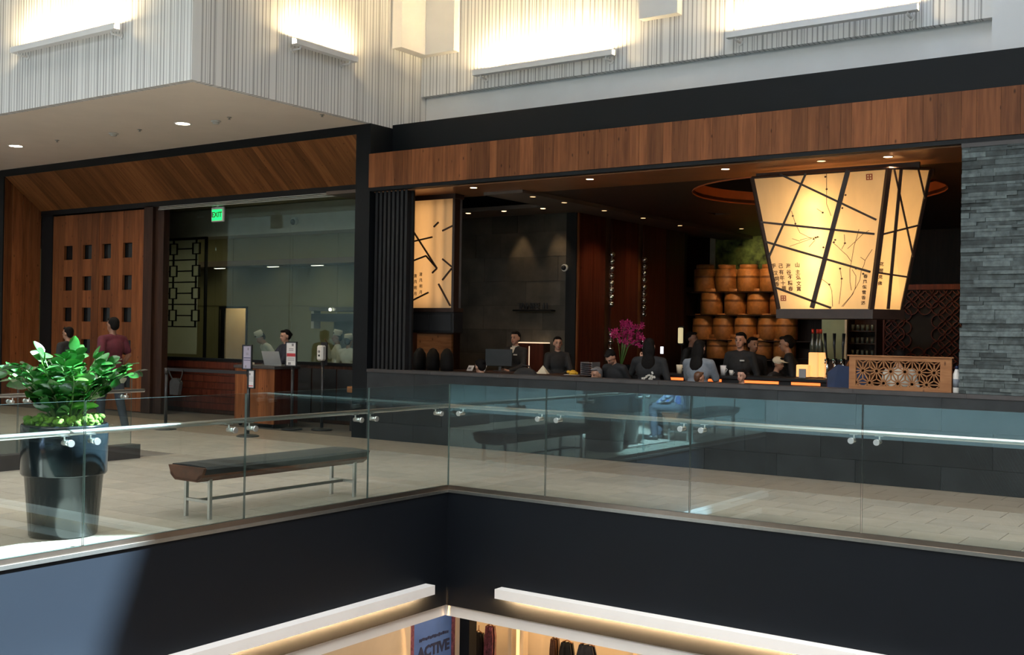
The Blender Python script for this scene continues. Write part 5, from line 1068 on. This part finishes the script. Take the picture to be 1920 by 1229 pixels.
    for s in (-1, 1):
        e_, w_ = arms[s]
        if sleeves == 'short': seg(sm, U(sh[s]), U(sh[s].lerp(e_, .72)), .069, .062)
        else: seg(sm, U(sh[s]), U(e_), .067, .052); seg(sm, U(e_), U(e_.lerp(w_, .93)), .052, .040)
    remesh_later(sm, 'shirt', top, t, .013, 3)
    if collar: m = MB(); m.tube([U((0, .005, 1.455)), U((0, .0, 1.49))], [.068*K, .062*K], 14, cap=False); m.prism([U((-.03, -.125, 1.36)), U((.03, -.125, 1.36)), U((.045, -.085, 1.46)), U((-.045, -.085, 1.46))], (0, -.006, 0)); m.build('collar', collar, t)
    tm = MB(); tm.ell(Lw((0, 0.005, .93+dz)), ((.152*bw+.01)*K, .122*K, .12*K), 14, 10)
    for s in (-1, 1): h_, k_, a_ = legj[s]; seg(tm, Lw(h_), Lw(k_), .093*bw, .072); seg(tm, Lw(k_), Lw(a_), .070, .058)
    remesh_later(tm, 'trousers', legs, t, .014, 3)
    for s in (-1, 1):
        a_ = legj[s][2]; m = MB(); seg(m, Lw(a_+V(0, .03, -.045)), Lw(a_+V(s*.015, -.16, -.055)), .045, .036); zmin = min(v[2] for v in m.v)
        m.v = [(v[0], v[1], max(v[2], (a_.z-.088)*K)) for v in m.v]; m.build('shoe', 'shoe_dark', t)
    if tagbadge: c_ = U((.075, -.135, 1.33)); MB().box(c_-V(.032, .006, .01), c_+V(.032, .006, .01)).build('name_badge', 'plastic_white', t)
    return t, U, K
def stand_at(px, py, Y): p = at(px, py, 'y', Y); return (p.x, Y, 0), p.z
def toward(px, turn):
    """direction seen in the photo: 0 = away from the viewer, 180 = facing the viewer, 90 = facing right"""
    d = at(px, 620, 'y', 5)-CAM; a = math.atan2(d.y, d.x)-math.radians(turn); return (math.cos(a), math.sin(a))
# two men walking along the walkway
person('man in a maroon t-shirt walking past the oak doors, seen from behind', (-7.62, 1.28, 0), toward(197, -38), 1.765, hair='short', skin='skin_tan', top='cloth_maroon', sleeves='short', legs='cloth_jean', walk=.32, build=1.12, armR=((-.27, .05, 1.16), (-.24, -.10, .98)), armL=((.29, .10, 1.16), (.24, -.06, .98)))
l, z = stand_at(128, 613, 1.75); person('shorter man in a black t-shirt in front of the oak doors, seen from behind', l, toward(128, -48), z, hair='short', skin='skin_mid', top='cloth_black', sleeves='short', legs='cloth_black', build=1.08)
# podium host and chefs
l, z = stand_at(537, 618, 4.28); person('woman in black with tied hair working at the laptop on the podium', l, toward(537, -118), z, hair='tied', skin='skin_light', top='cloth_navy', sleeves='long', armR=((-.22, -.22, 1.12), (-.12, -.45, 1.05)), armL=((.22, -.20, 1.12), (.12, -.42, 1.05)), head=(0, .12))
l, z = stand_at(515, 628, 6.25); person('chef in white bending behind the woman at the laptop', l, toward(515, -110), z*1.08, hair='short', skin='skin_mid', top='cloth_white', legs='cloth_white', hat='chef', lean=.45, head=(0, .2))
l, z = stand_at(633, 622, 6.1); person('chef in white raising a hand to the face behind the kitchen window', l, toward(633, -95), z, skin='skin_tan', top='cloth_white', legs='cloth_white', hat='chef', armR=((-.24, -.12, 1.20), (-.10, -.20, 1.46)))
l, z = stand_at(654, 630, 5.95); person('chef in white beside the black frame, seen from behind', l, toward(654, 40), z, skin='skin_mid', top='cloth_white', legs='cloth_white', hat='chef', build=1.12)
# reception staff
l, z = stand_at(967, 621, 5.75); person('receptionist in a black jacket with white collar standing by the monitor', l, toward(967, -150), z, hair='bun', skin='skin_light', collar='cloth_white', tagbadge=True, armR=((-.22, -.10, 1.14), (-.08, -.34, 1.06)), armL=((.22, -.10, 1.14), (.08, -.34, 1.06)))
l, z = stand_at(1046, 631, 5.7); person('smiling receptionist in black with clasped hands beside the yellow cloth', l, toward(1046, 172), z, hair='tied', skin='skin_light', armR=((-.22, -.12, 1.13), (-.03, -.32, 1.04)), armL=((.22, -.12, 1.13), (.03, -.32, 1.06)))
# guests behind the half wall
def guest(label, px, py, Y, turn, **kw):
    l, z = stand_at(px, py, Y)
    if z < 1.32 and 'sit' not in kw: kw['sit'] = True
    return person(label, l, toward(px, turn), z, **kw)
guest('guest with dark hair bowed below the monitor, just above the half wall', 911, 671, 3.95, -30, hair='bun', skin='skin_light', lean=.25)
guest('guest with thin grey hair just above the half wall, left of the orchids', 1124, 688, 4.1, -140, hair='short', hairmat='hair_grey', skin='skin_mid', lean=.1)
guest('guest in black looking down below the orchids', 1163, 648, 4.25, -145, hair='short', skin='skin_light', lean=.35, head=(0, .5))
t_, U_, K_ = guest('guest in a black hoodie with a white print on the back, holding up a phone', 1218, 634, 3.95, 12, hair='long', skin='skin_light', top='cloth_black', armL=((.28, -.10, 1.22), (.17, -.22, 1.42)), build=1.15)
m = MB(); rs = random.Random(2)
for k in range(26): a = rs.uniform(0, 6.28); r_ = rs.uniform(.02, .085); c_ = U_((r_*math.cos(a)*1.1-.02, .138, 1.17+r_*math.sin(a))); m.prism([c_+Vector((x_, 0, z_)) for x_, z_ in ((-.012, -.006), (.010, -.012), (.014, .010), (-.008, .014))], (0, .006, 0))
for k in range(4): c_ = U_((-.07+k*.045, .138, 1.02)); m.prism([c_+Vector((x_, 0, z_)) for x_, z_ in ((-.01, -.018), (.01, -.014), (.012, .018), (-.006, .02))], (0, .006, 0))
tag(m.build('back_print', 'cloth_white', t_), kind='stuff')
p = at(1241, 657, 'y', 3.75); t = thing('phone', 'bright phone screen held up by the guest in the hoodie', 'phone', p, .55); MB().bev((-.022, -.004, -.05), (.022, .004, .05), .003).build('case', 'plastic_black', t); MB().box((-.02, -.0055, -.046), (.02, -.004, .046)).build('screen', 'phone_screen', t)
guest('woman with long dark hair and a grey shirt at the bar counter', 1308, 637, 4.02, 28, hair='long', skin='skin_light', top='cloth_grey', sleeves='short', armR=((-.24, -.16, 1.12), (-.16, -.36, 1.08)), armL=((.24, -.16, 1.12), (.16, -.36, 1.08)), lean=.1, build=1.1)
guest('child with brown hair just above the half wall below the woman in grey', 1311, 697, 3.75, 60, sit=False, hair='short', hairmat='hair_brown', skin='skin_light')
guest('server in black with glasses and a white name badge in front of the baskets', 1389, 623, 5.3, -160, hair='short', skin='skin_light', tagbadge=True)
guest('server in black standing close behind the server with glasses', 1412, 632, 5.75, 150, hair='short', skin='skin_mid')
guest('young guest with short dark hair, face just above the half wall', 1391, 692, 3.75, -150, sit=False, hair='short', skin='skin_light')
guest('guest in a pale cap beyond the bar counter', 1449, 668, 5.15, 120, hair='short', skin='skin_mid', hat='cap', lean=.15)
guest('dark haired server in profile beside the glowing box lamps', 1489, 628, 5.5, -90, hair='tied', skin='skin_mid', lean=.15)
guest('man in the shade beside the glowing wall lamp', 1297, 622, 7.4, 120, hair='short', skin='skin_tan')
guest('guest with black hair and a white top behind the carved screen', 1689, 655, 4.6, -20, hair='short', skin='skin_light', top='cloth_white', lean=.1)
person('person in a blue striped shirt, seen mirrored in the right glass balustrade', (-.36, -6.25, 0), (-1, .1), 1.28, sit=True, top='cloth_striped', legs='cloth_jean', skin='skin_mid', sleeves='long', armR=((-.24, -.12, 1.16), (-.14, -.34, 1.02)), armL=((.24, -.12, 1.16), (.14, -.34, 1.02)))
p = at(985, 694, 'y', 3.9); t = thing('shoulder_bag', 'black soft bag lying just above the half wall by the cream napkin', 'bag', (p.x, 3.9, .86)); m = MB(); m.ell((0, 0, .12), (.21, .12, .15), 16, 10); m.ell((.12, 0, .08), (.13, .11, .12), 12, 8); m.build('body', 'cloth_black', t); MB().tube([(-.12, 0, .22), (-.05, 0, .30), (.06, 0, .29), (.12, 0, .2)], .010, 6).build('strap', 'cloth_black', t); MB().box((-.25, -.2, -.86), (.25, .2, 0)).build('stool', 'dark_wood', t)
flush_remesh()
# ---- tableware on the bar counter and the half-wall tables
def cup(lab, px, Y, mt, h=.09, r=.035):
    x_ = at(px, 690, 'y', Y).x; t = thing('cup', lab, 'cup', (x_, Y, BT)); MB().lathe([(r*.75, 0), (r, h), (r*.9, h), (r*.7, .006)], (0, 0, 0), 16).build('body', mt, t); MB().tube([(r*.9, 0, h*.75), (r*1.5, 0, h*.6), (r*.85, 0, h*.25)], .004, 6).build('handle', mt, t)
cup('tall pale cup beside the woman in grey', 1356, 4.5, 'paper_white', .13, .04); cup('small glass cup before the server with glasses', 1371, 4.55, 'plastic_white', .07, .03); cup('glass jar on the bar counter beside the hoodie', 1274, 4.55, 'linen', .12, .045)
